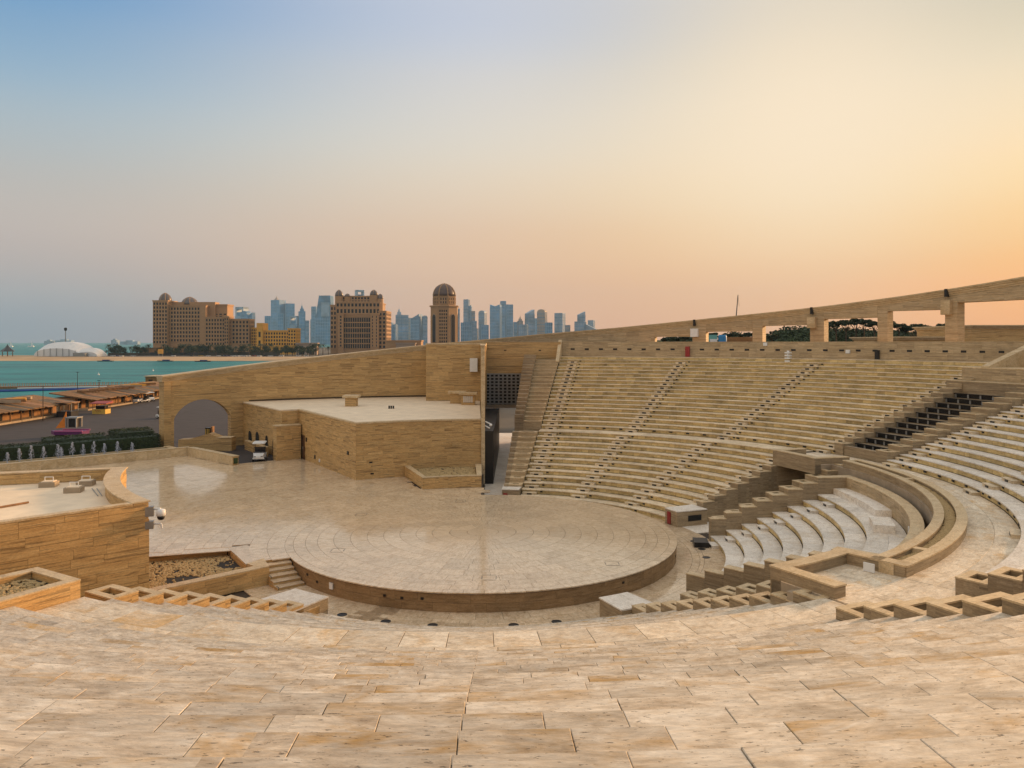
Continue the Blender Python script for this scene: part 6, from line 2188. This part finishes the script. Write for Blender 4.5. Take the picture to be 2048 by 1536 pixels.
t = thing('container', ((X0 + X1) / 2, 150, -1.5), 'tan container with ribbed side in the second opening of the colonnade', 'container')
MB().box(X0, X1, 150, 153, 9.5, 13.0).build('body', 'hut_plaster', t)
MB().box(X0 + 0.3, X1 - 0.3, 150.4, 152.6, -1.5, 9.5).build('support', 'core', t)
m = MB()
for k in range(18):
    x = X0 + (X1 - X0) * (k + 0.5) / 18
    m.box(x - 0.06, x + 0.06, 149.93, 150, 9.6, 12.4)
m.build('rib', 'hut_plaster', t)
X = at(1445, 0, 148)[0]
t = thing('water_drum', (X, 148, -1.5), 'bright blue drum beside a white and teal panel in the second opening', 'drum')
MB().lathe((X, 148), [(0.75, 0), (0.8, 0.5), (0.8, 2.6), (0.7, 3.0)], 14, z0=10.4).build('drum', 'blue_drum', t, smooth=True)
MB().box(X - 0.9, X + 0.9, 147.2, 148.8, -1.5, 10.4).build('stand', 'core', t)
MB().box(X - 2.6, X - 1.0, 148, 148.3, 10.4, 13.4).build('panel', 'panel_teal', t)
MB().box(X - 2.4, X - 1.0, 147.9, 148.0, 11.6, 12.6).build('panel_band', 'white_paint', t)
MB().box(X - 2.6, X - 1.0, 148, 148.3, -1.5, 10.4).build('panel_base', 'core', t)
for (p0, p1, Y, lab) in (((1468, 634), (1476, 590), 420, 'tall thin crane boom leaning above the colonnade beam'), ((1556, 674), (1569, 648), 300, 'short crane boom seen through the third opening')):
    a, b = at(*p0, Y), at(*p1, Y)
    base = (a[0] - (b[0] - a[0]) * 0.5, Y, -1.5)
    t = thing('crane', base, lab, 'crane')
    MB().tube((base[0], Y, -1.0), b, 0.45, 0.22, seg=6).build('boom', 'car_dark', t)
    MB().box(base[0] - 3, base[0] + 3, Y - 1.5, Y + 1.5, -1.5, 1.8).build('carrier', 'yellow_paint', t)
    MB().tube(b, (b[0] + 0.6, Y, b[2] - 6), 0.08, seg=4).build('hoist_rope', 'car_dark', t)
for (px0, px1, ptop, Y, lab) in ((1936, 2140, 650, 105, 'flat-topped stone building with a cornice at the right edge, behind the colonnade'), (1790, 1934, 673, 108, 'low stone parapet block between the fourth and fifth columns')):
    x0, x1, zt = (px0 - 1024) / 1560 * Y, (px1 - 1024) / 1560 * Y, 12 + (684.5 - ptop) / 1560 * Y
    t = thing('back_building', ((x0 + x1) / 2, Y, -1.5), lab, 'building')
    MB().box(x0 + 0.4, x1, Y, Y + 14, -1.5, zt - 0.5).build('wall', 'wall_stone', t)
    for o_, a_, b_ in ((0.15, 0.5, 0.34), (0.3, 0.34, 0.18), (0.5, 0.18, 0.0)):
        MB().box(x0 + 0.4 - o_, x1 + o_, Y - o_, Y + 14 + o_, zt - a_, zt - b_ - 0.004).build('cornice', 'coping_stone', t)

# ------------------------------------------------------------------ the air
hz = MB().box(-4200, 1900, -60, 6200, -10.0, 420).build('haze', 'core')
hz.data.materials.clear()
hm = bpy.data.materials.new('haze_air')
hm.use_nodes = True
ht = hm.node_tree
ht.nodes.clear()
pv_ = nd(ht, 'ShaderNodeVolumePrincipled', i={'Color': (0.50, 0.74, 0.95, 1), 'Density': HAZE})
ho = nd(ht, 'ShaderNodeOutputMaterial')
ht.links.new(pv_.outputs[0], ho.inputs['Volume'])
hz.data.materials.append(hm)
hz['kind'] = 'stuff'
